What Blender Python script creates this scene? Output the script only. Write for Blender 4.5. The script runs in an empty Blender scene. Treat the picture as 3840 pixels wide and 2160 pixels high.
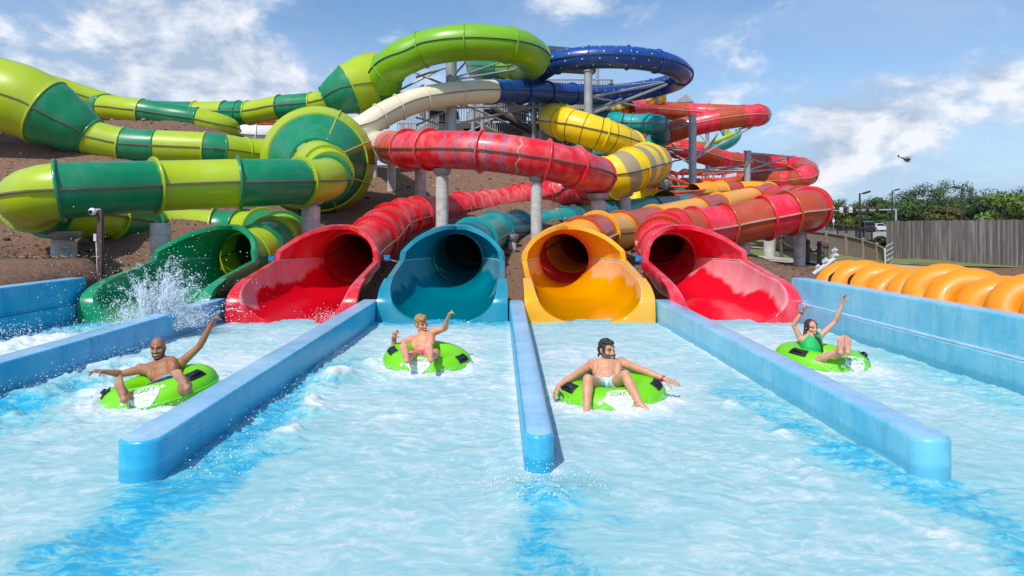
import bpy, bmesh, math, random
import numpy as np
from mathutils import Vector, Matrix, noise as mnoise
random.seed(7)
S = bpy.context.scene
COL = S.collection
F = 2564.0            # focal length in photo pixels (24 mm lens)
EYE = 1.9             # camera height above the water

def W(nx, ny, d):
    """photo point at a chosen real distance -> world point"""
    return Vector(((nx - 1871.0) * d / F, d, EYE + (853.0 - ny) * d / F))
def PP(px, py, d): return W(px * 1.49068, py * 1.49068, d)
def zone(n0x, n0y):
    return lambda x, y, d: W(n0x + x / 2.0125, n0y + y / 2.0125, d)
ZA, ZB, ZC, ZD = zone(0, 180), zone(1200, 60), zone(1900, 300), zone(2560, 540)
ZE, ZF, ZG = zone(200, 640), zone(1300, 640), zone(2200, 640)

def lin(r, g, b):
    def f(c):
        c /= 255.0
        return c / 12.92 if c <= 0.04045 else ((c + 0.055) / 1.055) ** 2.4
    return (f(r), f(g), f(b), 1.0)

# ------------------------------------------------------------------ materials
class NT:
    def __init__(s, m):
        m.use_nodes = True
        s.m = m; s.t = m.node_tree; s.t.nodes.clear()
        s.out = s.t.nodes.new('ShaderNodeOutputMaterial')
    def n(s, kind, **kw):
        nd = s.t.nodes.new(kind)
        for k, v in kw.items():
            if k in nd.inputs: 
                nd.inputs[k].default_value = v
            else: setattr(nd, k, v)
        return nd
    def l(s, a, b): s.t.links.new(a, b)
    def math(s, op, a, b=None, c=None):
        nd = s.t.nodes.new('ShaderNodeMath'); nd.operation = op
        for i, v in enumerate((a, b, c)):
            if v is None: continue
            if isinstance(v, (int, float)): nd.inputs[i].default_value = v
            else: s.l(v, nd.inputs[i])
        return nd.outputs[0]
    def mix(s, fac, a, b, mode='MIX'):
        nd = s.t.nodes.new('ShaderNodeMix'); nd.data_type = 'RGBA'; nd.blend_type = mode
        for sock, v in ((nd.inputs[0], fac), (nd.inputs[6], a), (nd.inputs[7], b)):
            if isinstance(v, (int, float, tuple)): sock.default_value = v
            else: s.l(v, sock)
        return nd.outputs[2]
    def ramp(s, fac, stops, interp='LINEAR'):
        nd = s.t.nodes.new('ShaderNodeValToRGB'); cr = nd.color_ramp; cr.interpolation = interp
        while len(cr.elements) > 1: cr.elements.remove(cr.elements[-1])
        for i, (p, c) in enumerate(stops):
            e = cr.elements[0] if i == 0 else cr.elements.new(p)
            e.position = p; e.color = c if len(c) == 4 else (*c, 1)
        s.l(fac, nd.inputs[0]); return nd.outputs[0]
    def noise(s, vec, scale, detail=4, rough=.55, dist=0.0):
        nd = s.n('ShaderNodeTexNoise'); nd.inputs['Scale'].default_value = scale
        nd.inputs['Detail'].default_value = detail; nd.inputs['Roughness'].default_value = rough
        nd.inputs['Distortion'].default_value = dist
        if vec is not None: s.l(vec, nd.inputs['Vector'])
        return nd.outputs['Fac']
    def mapping(s, vec, scale=(1, 1, 1), loc=(0, 0, 0), rot=(0, 0, 0)):
        nd = s.n('ShaderNodeMapping'); nd.inputs['Scale'].default_value = scale
        nd.inputs['Location'].default_value = loc; nd.inputs['Rotation'].default_value = rot
        s.l(vec, nd.inputs['Vector']); return nd.outputs[0]
    def bsdf(s, **kw):
        b = s.n('ShaderNodeBsdfPrincipled')
        for k, v in kw.items():
            k = k.replace('_', ' ')
            if isinstance(v, (int, float, tuple)): b.inputs[k].default_value = v
            else: s.l(v, b.inputs[k])
        s.l(b.outputs[0], s.out.inputs[0]); return b
    def bump(s, h, strength=.3, dist=.02):
        nd = s.n('ShaderNodeBump'); nd.inputs['Strength'].default_value = strength
        nd.inputs['Distance'].default_value = dist; s.l(h, nd.inputs['Height']); return nd.outputs[0]
    def pos(s): return s.n('ShaderNodeNewGeometry').outputs['Position']
    def obj(s): return s.n('ShaderNodeTexCoord').outputs['Object']
    def uv(s): return s.n('ShaderNodeTexCoord').outputs['UV']

def hx(c, k): return (min(1, c[0] * k), min(1, c[1] * k), min(1, c[2] * k), 1)
def toward(c, d, f): return tuple(c[i] * (1 - f) + d[i] * f for i in range(3)) + (1,)

def gelcoat(name, c, rough=.3, fade=.25, pattern=None, coat=.25, streak=True, spec=.45):
    """painted fibreglass: slightly chalky patches, rain streaks down the sides"""
    m = bpy.data.materials.new(name); t = NT(m)
    p = t.pos()
    n1 = t.noise(t.mapping(p, (1, 1, 1)), .9, 5, .6, .4)
    n2 = t.noise(t.mapping(p, (1.6, 1.6, .7)), 1.6, 4, .6)
    f = t.math('MULTIPLY', t.math('SMOOTH_MIN', t.math('MULTIPLY', n1, n2), 1, .1), 1)
    f = t.ramp(f, [(.2, (0, 0, 0)), (.45, (1, 1, 1))])
    chalk = toward(c, (.75, .72, .70), fade * .8)
    base = t.mix(f, c, chalk)
    dirt = t.ramp(t.noise(t.mapping(p, (5, 5, .5)), 1.0, 3), [(.60, (0, 0, 0)), (.85, (.12, .12, .12))])
    if streak: base = t.mix(dirt, base, hx(toward(c, (.2, .15, .1), .5), .6))
    if pattern == 'waves':
        uv = t.uv(); sp = t.n('ShaderNodeSeparateXYZ'); t.l(uv, sp.inputs[0])
        tri = t.math('PINGPONG', t.math('MULTIPLY', sp.outputs[0], 17.0), 1.0)
        v = t.math('ADD', sp.outputs[1], t.math('MULTIPLY', tri, .13))
        k = t.math('MODULO', v, .52)
        line = t.math('LESS_THAN', k, .06)
        gate = t.math('LESS_THAN', t.math('MODULO', t.math('ADD', sp.outputs[1], .4), 5.2), 3.0)
        line = t.math('MULTIPLY', line, gate)
        blue = t.math('GREATER_THAN', t.math('MODULO', sp.outputs[1], 10.4), 5.6)
        base = t.mix(line, base, t.mix(blue, lin(178, 150, 128), lin(96, 112, 160)))
    if pattern == 'bands':
        uv = t.uv(); sp = t.n('ShaderNodeSeparateXYZ'); t.l(uv, sp.inputs[0])
        k = t.math('GREATER_THAN', t.math('MODULO', sp.outputs[1], 1.05), .58)
        base = t.mix(k, base, lin(165, 150, 115))
    if pattern == 'thin':
        uv = t.uv(); sp = t.n('ShaderNodeSeparateXYZ'); t.l(uv, sp.inputs[0])
        k = t.math('LESS_THAN', t.math('MODULO', sp.outputs[1], .8), .05)
        base = t.mix(k, base, lin(135, 105, 20))
    if pattern == 'dots':
        uv = t.uv(); sp = t.n('ShaderNodeSeparateXYZ'); t.l(uv, sp.inputs[0])
        a = t.math('SUBTRACT', t.math('FRACT', t.math('MULTIPLY', sp.outputs[0], 10.0)), .5)
        row = t.math('FLOOR', t.math('MULTIPLY', sp.outputs[0], 10.0))
        sh = t.math('MULTIPLY', t.math('SINE', t.math('MULTIPLY', row, 5.1)), .35)
        b = t.math('SUBTRACT', t.math('FRACT', t.math('ADD', t.math('DIVIDE', sp.outputs[1], .95), sh)), .5)
        a2 = t.math('MULTIPLY', a, .44); b2 = t.math('MULTIPLY', b, .95)
        r = t.math('SQRT', t.math('ADD', t.math('MULTIPLY', a2, a2), t.math('MULTIPLY', b2, b2)))
        base = t.mix(t.math('LESS_THAN', r, .046), base, lin(190, 205, 225))
    rr = t.math('ADD', t.math('MULTIPLY', n1, .25), rough - .1)
    bm = t.bump(t.noise(p, 2.2, 3), .05, .05)
    t.bsdf(Base_Color=base, Roughness=rr, Coat_Weight=coat, Coat_Roughness=.12, Normal=bm, Specular_IOR_Level=spec)
    return m

def plain(name, c, rough=.5, metal=0.0, var=.25, scale=3.0, bump=0.0, bscale=30, vscale=(1, 1, 1), spec=.5):
    m = bpy.data.materials.new(name); t = NT(m)
    p = t.obj()
    n = t.noise(t.mapping(p, vscale), scale, 5, .6)
    base = t.mix(t.ramp(n, [(.3, (0, 0, 0)), (.7, (1, 1, 1))]), hx(c, 1 - var), hx(c, 1 + var * .6))
    kw = dict(Base_Color=base, Roughness=rough, Metallic=metal, Specular_IOR_Level=spec)
    if bump: kw['Normal'] = t.bump(t.noise(t.mapping(p, vscale), bscale, 4), bump, .02)
    t.bsdf(**kw); return m

M = {}
LIME = lin(172, 194, 8); DGREEN = lin(0, 132, 84); GREEN = lin(0, 142, 90)
RED = lin(224, 20, 36); PINK = lin(236, 30, 58); BROWN = lin(186, 72, 36)
TEAL = lin(0, 150, 150); DTEAL = lin(0, 105, 118); AMBER = lin(246, 168, 14)
YEL = lin(246, 206, 6); BLUE = lin(0, 66, 146); CREAM = lin(226, 216, 186); ORANGE = lin(240, 84, 20)
TEALM = lin(0, 138, 160)
M['lime'] = gelcoat('lime fibreglass', LIME, .34, .10)
M['ring'] = gelcoat('lime ring fibreglass', lin(122, 180, 6), .32, .05)
M['dgreen'] = gelcoat('deep green fibreglass', DGREEN, .3, .08)
M['red'] = gelcoat('red fibreglass', RED, .36, .28)
M['yplain'] = gelcoat('plain yellow fibreglass', YEL, .34, .06)
M['redw'] = gelcoat('red fibreglass with zigzag lines', RED, .36, .34, 'waves')
M['pink'] = gelcoat('coral fibreglass', PINK, .36, .2)
M['brown'] = gelcoat('rust fibreglass', BROWN, .34, .10)
M['teal'] = gelcoat('turquoise fibreglass', lin(0, 160, 156), .36, .12)
M['dteal'] = gelcoat('dark teal fibreglass', lin(0, 118, 128), .34, .10)
M['amber'] = gelcoat('amber fibreglass', lin(252, 174, 16), .34, .10)
M['yellow'] = gelcoat('yellow fibreglass', YEL, .34, .08, 'thin')
M['banded'] = gelcoat('yellow and khaki banded fibreglass', YEL, .34, .06, 'bands')
M['blue'] = gelcoat('navy fibreglass', BLUE, .3, .06)
M['dots'] = gelcoat('navy fibreglass with pale dots', BLUE, .3, .05, 'dots')
M['cream'] = gelcoat('cream fibreglass', CREAM, .45, .2)
M['white'] = gelcoat('white fibreglass', lin(228, 226, 220), .4, .1)
M['orange'] = gelcoat('orange fibreglass', ORANGE, .4, .12)
M['green_mouth'] = gelcoat('wet green gelcoat', GREEN, .26, .06, None, .5, False)
def trough(name, c, lo, fade=.34):
    """wet glossy floor, dry chalky sides, with a ragged tide line between"""
    m = bpy.data.materials.new(name); t = NT(m); p = t.pos()
    sp = t.n('ShaderNodeSeparateXYZ'); t.l(p, sp.inputs[0])
    n = t.noise(t.mapping(p, (1.0, .8, .4)), 1.25, 2, .4, .2); n2 = t.noise(t.mapping(p, (5, 2.5, .5)), 1.6, 5, .65); n3 = t.noise(p, 9, 4)
    hgt = t.math('ADD', t.math('SUBTRACT', sp.outputs[2], t.math('MULTIPLY', sp.outputs[1], .075)), t.math('MULTIPLY', n, .95))
    dry = t.ramp(t.math('ADD', hgt, .72), [(lo, (0, 0, 0)), (lo + .11, (1, 1, 1))])
    streak = t.ramp(n2, [(.3, (.55,) * 3), (.7, (1,) * 3)])
    base = t.mix(t.math('MULTIPLY', dry, streak), c, toward(c, (.80, .76, .76), fade))
    base = t.mix(t.ramp(n3, [(.5, (0, 0, 0)), (.8, (.12, .12, .12))]), base, hx(c, .7))
    r = t.math('ADD', t.math('MULTIPLY', dry, .30), .10)
    t.bsdf(Base_Color=base, Roughness=r, Coat_Weight=.3, Coat_Roughness=.06, Normal=t.bump(t.noise(p, 3.2, 3), .10, .05)); return m
M['green_trough'] = trough('wet green trough', lin(0, 142, 92), .60, .06)
M['red_trough'] = trough('wet red trough', lin(226, 12, 36), .50, .42)
M['teal_trough'] = trough('wet teal trough', lin(0, 140, 158), .50, .16)
M['amber_trough'] = trough('wet amber trough', lin(252, 170, 0), .46, .36)
M['pink_trough'] = trough('wet coral trough', lin(240, 20, 48), .42, .50)
M['red_mouth'] = gelcoat('wet red gelcoat', lin(222, 14, 34), .26, .22, None, .5, False)
M['teal_mouth'] = gelcoat('wet teal gelcoat', TEALM, .26, .10, None, .5, False)
M['amber_mouth'] = gelcoat('wet amber gelcoat', lin(250, 172, 8), .24, .14, None, .5, False)
M['pink_mouth'] = gelcoat('wet coral gelcoat', lin(236, 20, 50), .26, .22, None, .5, False)
M['seam'] = plain('weathered seam', lin(120, 100, 84), .6)
M['seam_dark'] = plain('dark seam', lin(58, 56, 46), .6)
M['seam_pale'] = plain('pale seam', lin(205, 165, 150), .55)
M['bolt'] = plain('galvanised bolts', lin(140, 140, 138), .45, .4)
M['boltdark'] = plain('dark bolts', lin(74, 40, 36), .5, .2)
M['steel'] = plain('galvanised steel', lin(168, 172, 176), .5, .25, .2, 2)
M['steel_dark'] = plain('dark steel', lin(96, 98, 102), .55, .2, .2, 2)  # a darker grey than the galvanised steel
M['deckdark'] = plain('weathered deck boards', lin(92, 84, 78), .8, 0, .35, 6)
M['picket'] = plain('grey timber pickets', lin(172, 168, 164), .7, 0, .3, 6)
M['roof'] = plain('slate blue roof', lin(70, 88, 100), .5, .1)
M['rubber'] = plain('black webbing', lin(28, 30, 36), .6, 0, .3, 20, .3, 60)
M['plate'] = plain('blue box paint', lin(50, 150, 215), .4, 0, .1)
M['pipewhite'] = plain('white pipe', lin(215, 215, 212), .4)
M['postbrown'] = plain('painted brown post', lin(88, 62, 58), .6)
M['camwhite'] = plain('white camera housing', lin(225, 228, 230), .35)
M['blackglass'] = plain('dark glass', lin(16, 20, 26), .12, 0, .1)
M['whitevinyl'] = plain('white print', lin(232, 240, 232), .45, 0, .05)
M['greenprint'] = plain('green print', lin(112, 190, 40), .45, 0, .05)
M['paleprint'] = plain('pale green print', lin(170, 214, 150), .45, 0, .05)

def mk_concrete():
    m = bpy.data.materials.new('cast concrete'); t = NT(m); p = t.pos()
    n = t.noise(p, 4, 6, .65)
    st = t.noise(t.mapping(p, (6, 6, .35)), 1.5, 4)
    c = t.mix(t.ramp(n, [(.3, (0, 0, 0)), (.75, (1, 1, 1))]), lin(172, 168, 160), lin(220, 217, 210))
    c = t.mix(t.ramp(st, [(.56, (0, 0, 0)), (.8, (.5, .5, .5))]), c, lin(140, 122, 98))
    sp = t.n('ShaderNodeSeparateXYZ'); t.l(p, sp.inputs[0])
    ring = t.math('LESS_THAN', t.math('MODULO', sp.outputs[2], .42), .018)
    c = t.mix(t.math('MULTIPLY', ring, .35), c, lin(110, 106, 100))
    t.bsdf(Base_Color=c, Roughness=.85, Normal=t.bump(n, .25, .02)); return m
M['concrete'] = mk_concrete()

def mk_poolwall(name, c, c2):
    m = bpy.data.materials.new(name); t = NT(m); p = t.pos()
    n = t.noise(t.mapping(p, (1.2, 1.2, 1.2)), 1.3, 5, .6, .3)
    st = t.noise(t.mapping(p, (3.5, 3.5, .45)), 2.2, 5, .65)
    n3 = t.noise(p, 14, 4, .6)
    c1 = t.mix(t.ramp(n, [(.35, (0, 0, 0)), (.7, (1, 1, 1))]), c, c2)
    wet = t.ramp(t.math('MULTIPLY', st, t.math('ADD', n3, .5)), [(.5, (0, 0, 0)), (.72, (.45, .45, .45))])
    c1 = t.mix(wet, c1, hx(c, .72))
    sp = t.n('ShaderNodeSeparateXYZ'); t.l(p, sp.inputs[0])
    tide = t.ramp(t.math('ADD', sp.outputs[2], t.math('MULTIPLY', n3, -.07)), [(.03, (.55,) * 3), (.075, (0, 0, 0))])
    c1 = t.mix(tide, c1, hx(c, .74))
    joint = t.math('MULTIPLY', t.math('LESS_THAN', t.math('MODULO', t.math('ADD', sp.outputs[1], .35), 2.44), .014), .5)
    c1 = t.mix(joint, c1, hx(c, .55))
    scuff = t.ramp(t.noise(t.mapping(p, (2.5, .6, 9)), 3.0, 5, .7), [(.60, (0, 0, 0)), (.76, (.5,) * 3)])
    c1 = t.mix(scuff, c1, lin(196, 216, 232))
    r = t.math('ADD', t.math('MULTIPLY', n, .3), .18)
    t.bsdf(Base_Color=c1, Roughness=r, Coat_Weight=.08, Coat_Roughness=.15, Specular_IOR_Level=.35, Normal=t.bump(n3, .06, .02)); return m
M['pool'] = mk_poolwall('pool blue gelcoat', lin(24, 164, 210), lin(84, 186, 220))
M['poolpale'] = mk_poolwall('pale pool blue gelcoat', lin(92, 188, 216), lin(142, 206, 222))  # paler blue, used on the right-hand divider and side wall
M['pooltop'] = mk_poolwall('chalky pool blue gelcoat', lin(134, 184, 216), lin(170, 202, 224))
M['poolseam'] = plain('white caulk line', lin(205, 222, 232), .5)

def mk_ground():
    m = bpy.data.materials.new('bark mulch and soil'); t = NT(m); p = t.pos()
    n = t.noise(p, .5, 6, .65, .3); f = t.noise(p, 9, 6, .75); g = t.noise(t.mapping(p, (1, 2.6, 1)), 22, 4, .7)
    c = t.mix(t.ramp(f, [(.32, (0, 0, 0)), (.68, (1, 1, 1))]), lin(104, 75, 59), lin(172, 137, 114))
    c = t.mix(t.ramp(n, [(.4, (0, 0, 0)), (.7, (.6, .6, .6))]), c, lin(150, 118, 96))
    c = t.mix(t.ramp(g, [(.56, (0, 0, 0)), (.75, (.7, .7, .7))]), c, lin(176, 150, 128))
    t.bsdf(Base_Color=c, Roughness=.95, Specular_IOR_Level=.2, Normal=t.bump(t.math('ADD', f, g), .9, .06)); return m
M['ground'] = mk_ground()
def mk_grass():
    m = bpy.data.materials.new('mown grass'); t = NT(m); p = t.pos()
    f = t.noise(p, 3, 6, .7); g = t.noise(p, .25, 3)
    c = t.mix(f, lin(78, 98, 44), lin(134, 146, 84)); c = t.mix(t.math('MULTIPLY', g, .6), c, lin(158, 150, 104))
    t.bsdf(Base_Color=c, Roughness=.95, Specular_IOR_Level=.15, Normal=t.bump(f, .8, .05)); return m
M['grass'] = mk_grass()
M['asphalt'] = plain('old asphalt', lin(112, 112, 116), .9, 0, .2, 4, .3, 80)
M['lot'] = plain('pale car park asphalt', lin(168, 156, 146), .9, 0, .12, .3, .2, 60)
M['pavement'] = plain('pale concrete path', lin(178, 172, 164), .85, 0, .12, 1)
M['kerb'] = plain('concrete kerb', lin(190, 172, 150), .85, 0, .12, 1)
def mk_boards():
    m = bpy.data.materials.new('silvered timber boards'); t = NT(m); p = t.pos()
    g = t.noise(t.mapping(p, (9, 9, .5)), 1.6, 6, .7); b = t.noise(t.mapping(p, (3.2, 3.2, .03)), 3.4, 2)
    c = t.mix(t.ramp(g, [(.3, (0, 0, 0)), (.72, (1, 1, 1))]), lin(84, 78, 76), lin(178, 172, 170))
    c = t.mix(t.ramp(b, [(.38, (0, 0, 0)), (.62, (.75, .75, .75))]), c, lin(92, 78, 72))
    t.bsdf(Base_Color=c, Roughness=.9, Specular_IOR_Level=.2, Normal=t.bump(g, .4, .01)); return m
M['boards'] = mk_boards()
M['timber'] = plain('tan timber', lin(150, 132, 112), .85, 0, .3, 8, .2, 40)
M['rock'] = plain('tan carved rock', lin(146, 104, 82), .9, 0, .3, 2.5, .6, 8)

# ------------------------------------------------------------------ objects
def tag(o, label=None, cat=None, group=None, kind=None):
    if label: o['label'] = label
    if cat: o['category'] = cat
    if group: o['group'] = group
    if kind: o['kind'] = kind
    return o
def thing(name, label, cat, loc=(0, 0, 0), rz=0.0, group=None):
    o = bpy.data.objects.new(name, None); COL.objects.link(o)
    o.empty_display_size = .3
    o.location = loc; o.rotation_euler = (0, 0, rz)
    return tag(o, label, cat, group)

class MB:
    """collects shapes, then links them as one mesh object"""
    def __init__(s): s.v = []; s.f = []; s.mi = []; s.uv = {}; s.cur = 0
    def vert(s, p): s.v.append(tuple(p)); return len(s.v) - 1
    def face(s, ids): s.f.append(tuple(ids)); s.mi.append(s.cur)
    def box(s, c, sx, sy, sz, rot=None):
        b = len(s.v)
        for x in (-.5, .5):
            for y in (-.5, .5):
                for z in (-.5, .5):
                    q = Vector((x * sx, y * sy, z * sz))
                    if rot is not None: q = rot @ q
                    s.v.append(tuple(q + Vector(c)))
        for q in ((0, 1, 3, 2), (4, 6, 7, 5), (0, 4, 5, 1), (2, 3, 7, 6), (0, 2, 6, 4), (1, 5, 7, 3)):
            s.face([b + i for i in q])
    def rings(s, rings, close=True, caps=(False, False)):
        b = len(s.v); n = len(rings[0])
        for r in rings: s.v.extend(tuple(p) for p in r)
        for i in range(len(rings) - 1):
            for j in range(n if close else n - 1):
                k = (j + 1) % n
                s.face((b + i * n + j, b + i * n + k, b + (i + 1) * n + k, b + (i + 1) * n + j))
        if caps[0]: s.face([b + j for j in range(n)][::-1])
        if caps[1]: s.face([b + (len(rings) - 1) * n + j for j in range(n)])
    def tube(s, p0, p1, r0, r1=None, n=10, caps=True):
        r1 = r0 if r1 is None else r1
        p0, p1 = Vector(p0), Vector(p1); d = (p1 - p0)
        if d.length < 1e-6: return
        d.normalize(); a = d.orthogonal().normalized(); b = d.cross(a)
        cs = [(math.cos(2 * math.pi * i / n), math.sin(2 * math.pi * i / n)) for i in range(n)]
        s.rings([[p0 + (a * c + b * q) * r0 for c, q in cs], [p1 + (a * c + b * q) * r1 for c, q in cs]], True, (caps, caps))
    def cap(s, p0, r0, p1, r1, n=14):
        """tapered capsule"""
        p0, p1 = Vector(p0), Vector(p1); d = p1 - p0
        L = d.length
        if L < 1e-5: d = Vector((0, 0, 1)); 
        d.normalize(); a = d.orthogonal().normalized(); b = d.cross(a)
        rows = []
        for k in range(5):
            t = -math.pi / 2 + (k + .15) * (math.pi / 2) / 5.0
            rows.append((p0 + d * (r0 * math.sin(t)), r0 * math.cos(t)))
        rows.append((p0, r0)); rows.append((p1, r1))
        for k in range(1, 6):
            t = k * (math.pi / 2) / 5.15
            rows.append((p1 + d * (r1 * math.sin(t)), r1 * math.cos(t)))
        s.rings([[c + (a * math.cos(2 * math.pi * i / n) + b * math.sin(2 * math.pi * i / n)) * r for i in range(n)] for c, r in rows], True, (True, True))
    def ell(s, c, rx, ry, rz, rot=None, n=16, m=10):
        rows = []
        c = Vector(c)
        for k in range(m + 1):
            t = -math.pi / 2 + math.pi * (k + (.12 if k == 0 else -.12 if k == m else 0)) / m
            row = []
            for i in range(n):
                q = Vector((rx * math.cos(t) * math.cos(2 * math.pi * i / n), ry * math.cos(t) * math.sin(2 * math.pi * i / n), rz * math.sin(t)))
                if rot is not None: q = rot @ q
                row.append(c + q)
            rows.append(row)
        s.rings(rows, True, (True, True))
    def path(s, pts, r, n=8):
        pts = [Vector(p) for p in pts]
        for a, b in zip(pts, pts[1:]): s.tube(a, b, r, r, n)
    def mesh(s, name):
        me = bpy.data.meshes.new(name); me.from_pydata(s.v, [], s.f); return me
    def build(s, name, mats, parent=None, smooth=True, label=None, angle=None, fixn=True):
        me = s.mesh(name)
        mats = mats if isinstance(mats, (list, tuple)) else [mats]
        for m in mats: me.materials.append(M[m] if isinstance(m, str) else m)
        if len(mats) > 1: me.polygons.foreach_set('material_index', s.mi)
        if fixn:
            bm = bmesh.new(); bm.from_mesh(me); bmesh.ops.recalc_face_normals(bm, faces=bm.faces); bm.to_mesh(me); bm.free()
        if smooth:
            me.polygons.foreach_set('use_smooth', [True] * len(me.polygons))
            me.set_sharp_from_angle(angle=math.radians(angle or 38))
        return link(me, name, parent, label)
LOCAL = set()         # Empties whose parts are modelled round their own origin
def link(me, name, parent=None, label=None):
    o = bpy.data.objects.new(name, me); COL.objects.link(o)
    if parent is not None:
        o.parent = parent
        if parent.type == 'EMPTY' and parent.name not in LOCAL:
            o.matrix_parent_inverse = parent.matrix_basis.inverted()
    if label: o['label'] = label
    return o
def local(parent_loc):
    q = Vector(parent_loc); return lambda p: Vector(p) - q
def bevel(o, w, seg=2):
    bm = bmesh.new(); bm.from_mesh(o.data)
    bmesh.ops.bevel(bm, geom=[e for e in bm.edges if e.calc_face_angle(0) > .5], offset=w, segments=seg, affect='EDGES', profile=.6)
    bm.to_mesh(o.data); bm.free()
    o.data.polygons.foreach_set('use_smooth', [True] * len(o.data.polygons)); o.data.set_sharp_from_angle(angle=math.radians(40))

# ------------------------------------------------------------------ camera, sun, sky
cam = bpy.data.cameras.new('Camera'); co = bpy.data.objects.new('Camera', cam); COL.objects.link(co)
co.location = (0, 0, EYE); co.rotation_euler = (math.pi / 2, 0, 0)
cam.sensor_width = 36; cam.lens = F / 3840 * 36
cam.shift_x = (1920 - 1871) / 3840; cam.shift_y = -(1080 - 853) / 3840
cam.clip_end = 5000; cam.clip_start = .1
S.camera = co
SUN = Vector((-.36, -.66, .92)).normalized()
sl = bpy.data.lights.new('Sun', 'SUN'); sl.energy = 3.1; sl.angle = math.radians(2.0); sl.color = (1, .96, .9)
so = bpy.data.objects.new('Sun', sl); COL.objects.link(so); so.rotation_euler = SUN.to_track_quat('Z', 'Y').to_euler()
w = bpy.data.worlds.new('World'); S.world = w; w.use_nodes = True
t = NT.__new__(NT); t.t = w.node_tree; t.t.nodes.clear(); t.out = t.n('ShaderNodeOutputWorld')
sky = t.n('ShaderNodeTexSky'); sky.sky_type = 'NISHITA'; sky.sun_disc = False
sky.sun_elevation = math.asin(SUN.z); sky.sun_rotation = math.atan2(SUN.x, SUN.y); sky.air_density = 1.0; sky.dust_density = .6; sky.ozone_density = 2.0
d = t.n('ShaderNodeTexCoord').outputs['Generated']
sp = t.n('ShaderNodeSeparateXYZ'); t.l(d, sp.inputs[0])
zz = t.math('ADD', t.math('MAXIMUM', sp.outputs[2], 0.0), .22)
cx = t.math('DIVIDE', sp.outputs[0], zz); cy = t.math('DIVIDE', sp.outputs[1], zz)
cv = t.n('ShaderNodeCombineXYZ'); t.l(cx, cv.inputs[0]); t.l(cy, cv.inputs[1])
def blob(nx, ny, rx, rz):
    """a cloud bank at a compass bearing and height in the sky"""
    v = Vector(((nx - 1871) / F, 1, (853 - ny) / F)).normalized()
    px = t.math('DIVIDE', t.math('SUBTRACT', t.math('DIVIDE', sp.outputs[0], t.math('MAXIMUM', sp.outputs[1], .05)), v.x / v.y), rx)
    pz = t.math('DIVIDE', t.math('SUBTRACT', t.math('DIVIDE', sp.outputs[2], t.math('MAXIMUM', sp.outputs[1], .05)), v.z / v.y), rz)
    r2 = t.math('ADD', t.math('MULTIPLY', px, px), t.math('MULTIPLY', pz, pz))
    return t.math('MULTIPLY', t.math('EXPONENT', t.math('MULTIPLY', r2, -1)), t.math('GREATER_THAN', sp.outputs[1], 0.0))
cum = t.math('MULTIPLY', 0.0, 0.0)
for b, wgt in (((620, 200, .15, .11), .38), ((200, 60, .24, .09), .16), ((880, 330, .12, .06), .26), ((3420, 320, .24, .07), .20), ((3080, 585, .16, .05), .17),
               ((3750, 480, .12, .05), .16), ((2690, 400, .03, .02), .26), ((2250, 20, .16, .03), .14), ((1650, 420, .2, .06), .10)):
    cum = t.math('ADD', cum, t.math('MULTIPLY', blob(*b), wgt))
dm = t.mapping(d, (1, 1, 1.7))
n1 = t.noise(dm, 5.4, 10, .60, .25)
n2 = t.noise(t.mapping(d, (1.0, 1.0, 3.2), (3, 1, 2)), 3.0, 7, .6, .6)
m1 = t.ramp(t.math('ADD', n1, cum), [(.56, (0, 0, 0)), (.76, (1, 1, 1))], 'EASE')
m2 = t.ramp(n2, [(.38, (0, 0, 0)), (.70, (.62, .62, .62))], 'EASE')
hz = t.ramp(sp.outputs[2], [(0.0, (.7, .7, .7)), (.10, (.4, .4, .4)), (.30, (0, 0, 0))])
shade = t.noise(t.mapping(d, (1, 1, 1.7), (0.02, 0, -.035)), 5.4, 10, .60, .25)
lit = t.ramp(t.math('SUBTRACT', t.math('ADD', n1, .5), shade), [(.42, (0, 0, 0)), (.58, (1, 1, 1))])
ccol = t.mix(lit, (2.7, 3.4, 4.5, 1), (5.6, 5.8, 6.2, 1))
skyc = t.mix(1.0, sky.outputs[0], (.74, .86, .94, 1), 'MULTIPLY')
col = t.mix(m2, skyc, (2.5, 3.5, 5.2, 1))
col = t.mix(hz, col, (2.7, 3.6, 5.1, 1))
col = t.mix(m1, col, ccol)
bg = t.n('ShaderNodeBackground'); t.l(col, bg.inputs[0]); bg.inputs[1].default_value = .138
t.l(bg.outputs[0], t.out.inputs[0])
S.view_settings.view_transform = 'Standard'; S.view_settings.look = 'None'; S.view_settings.gamma = 1; S.view_settings.exposure = 0.24
S.cycles.use_denoising = True
S.cycles.max_bounces = 6; S.cycles.diffuse_bounces = 3; S.cycles.glossy_bounces = 3; S.cycles.transmission_bounces = 4

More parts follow.
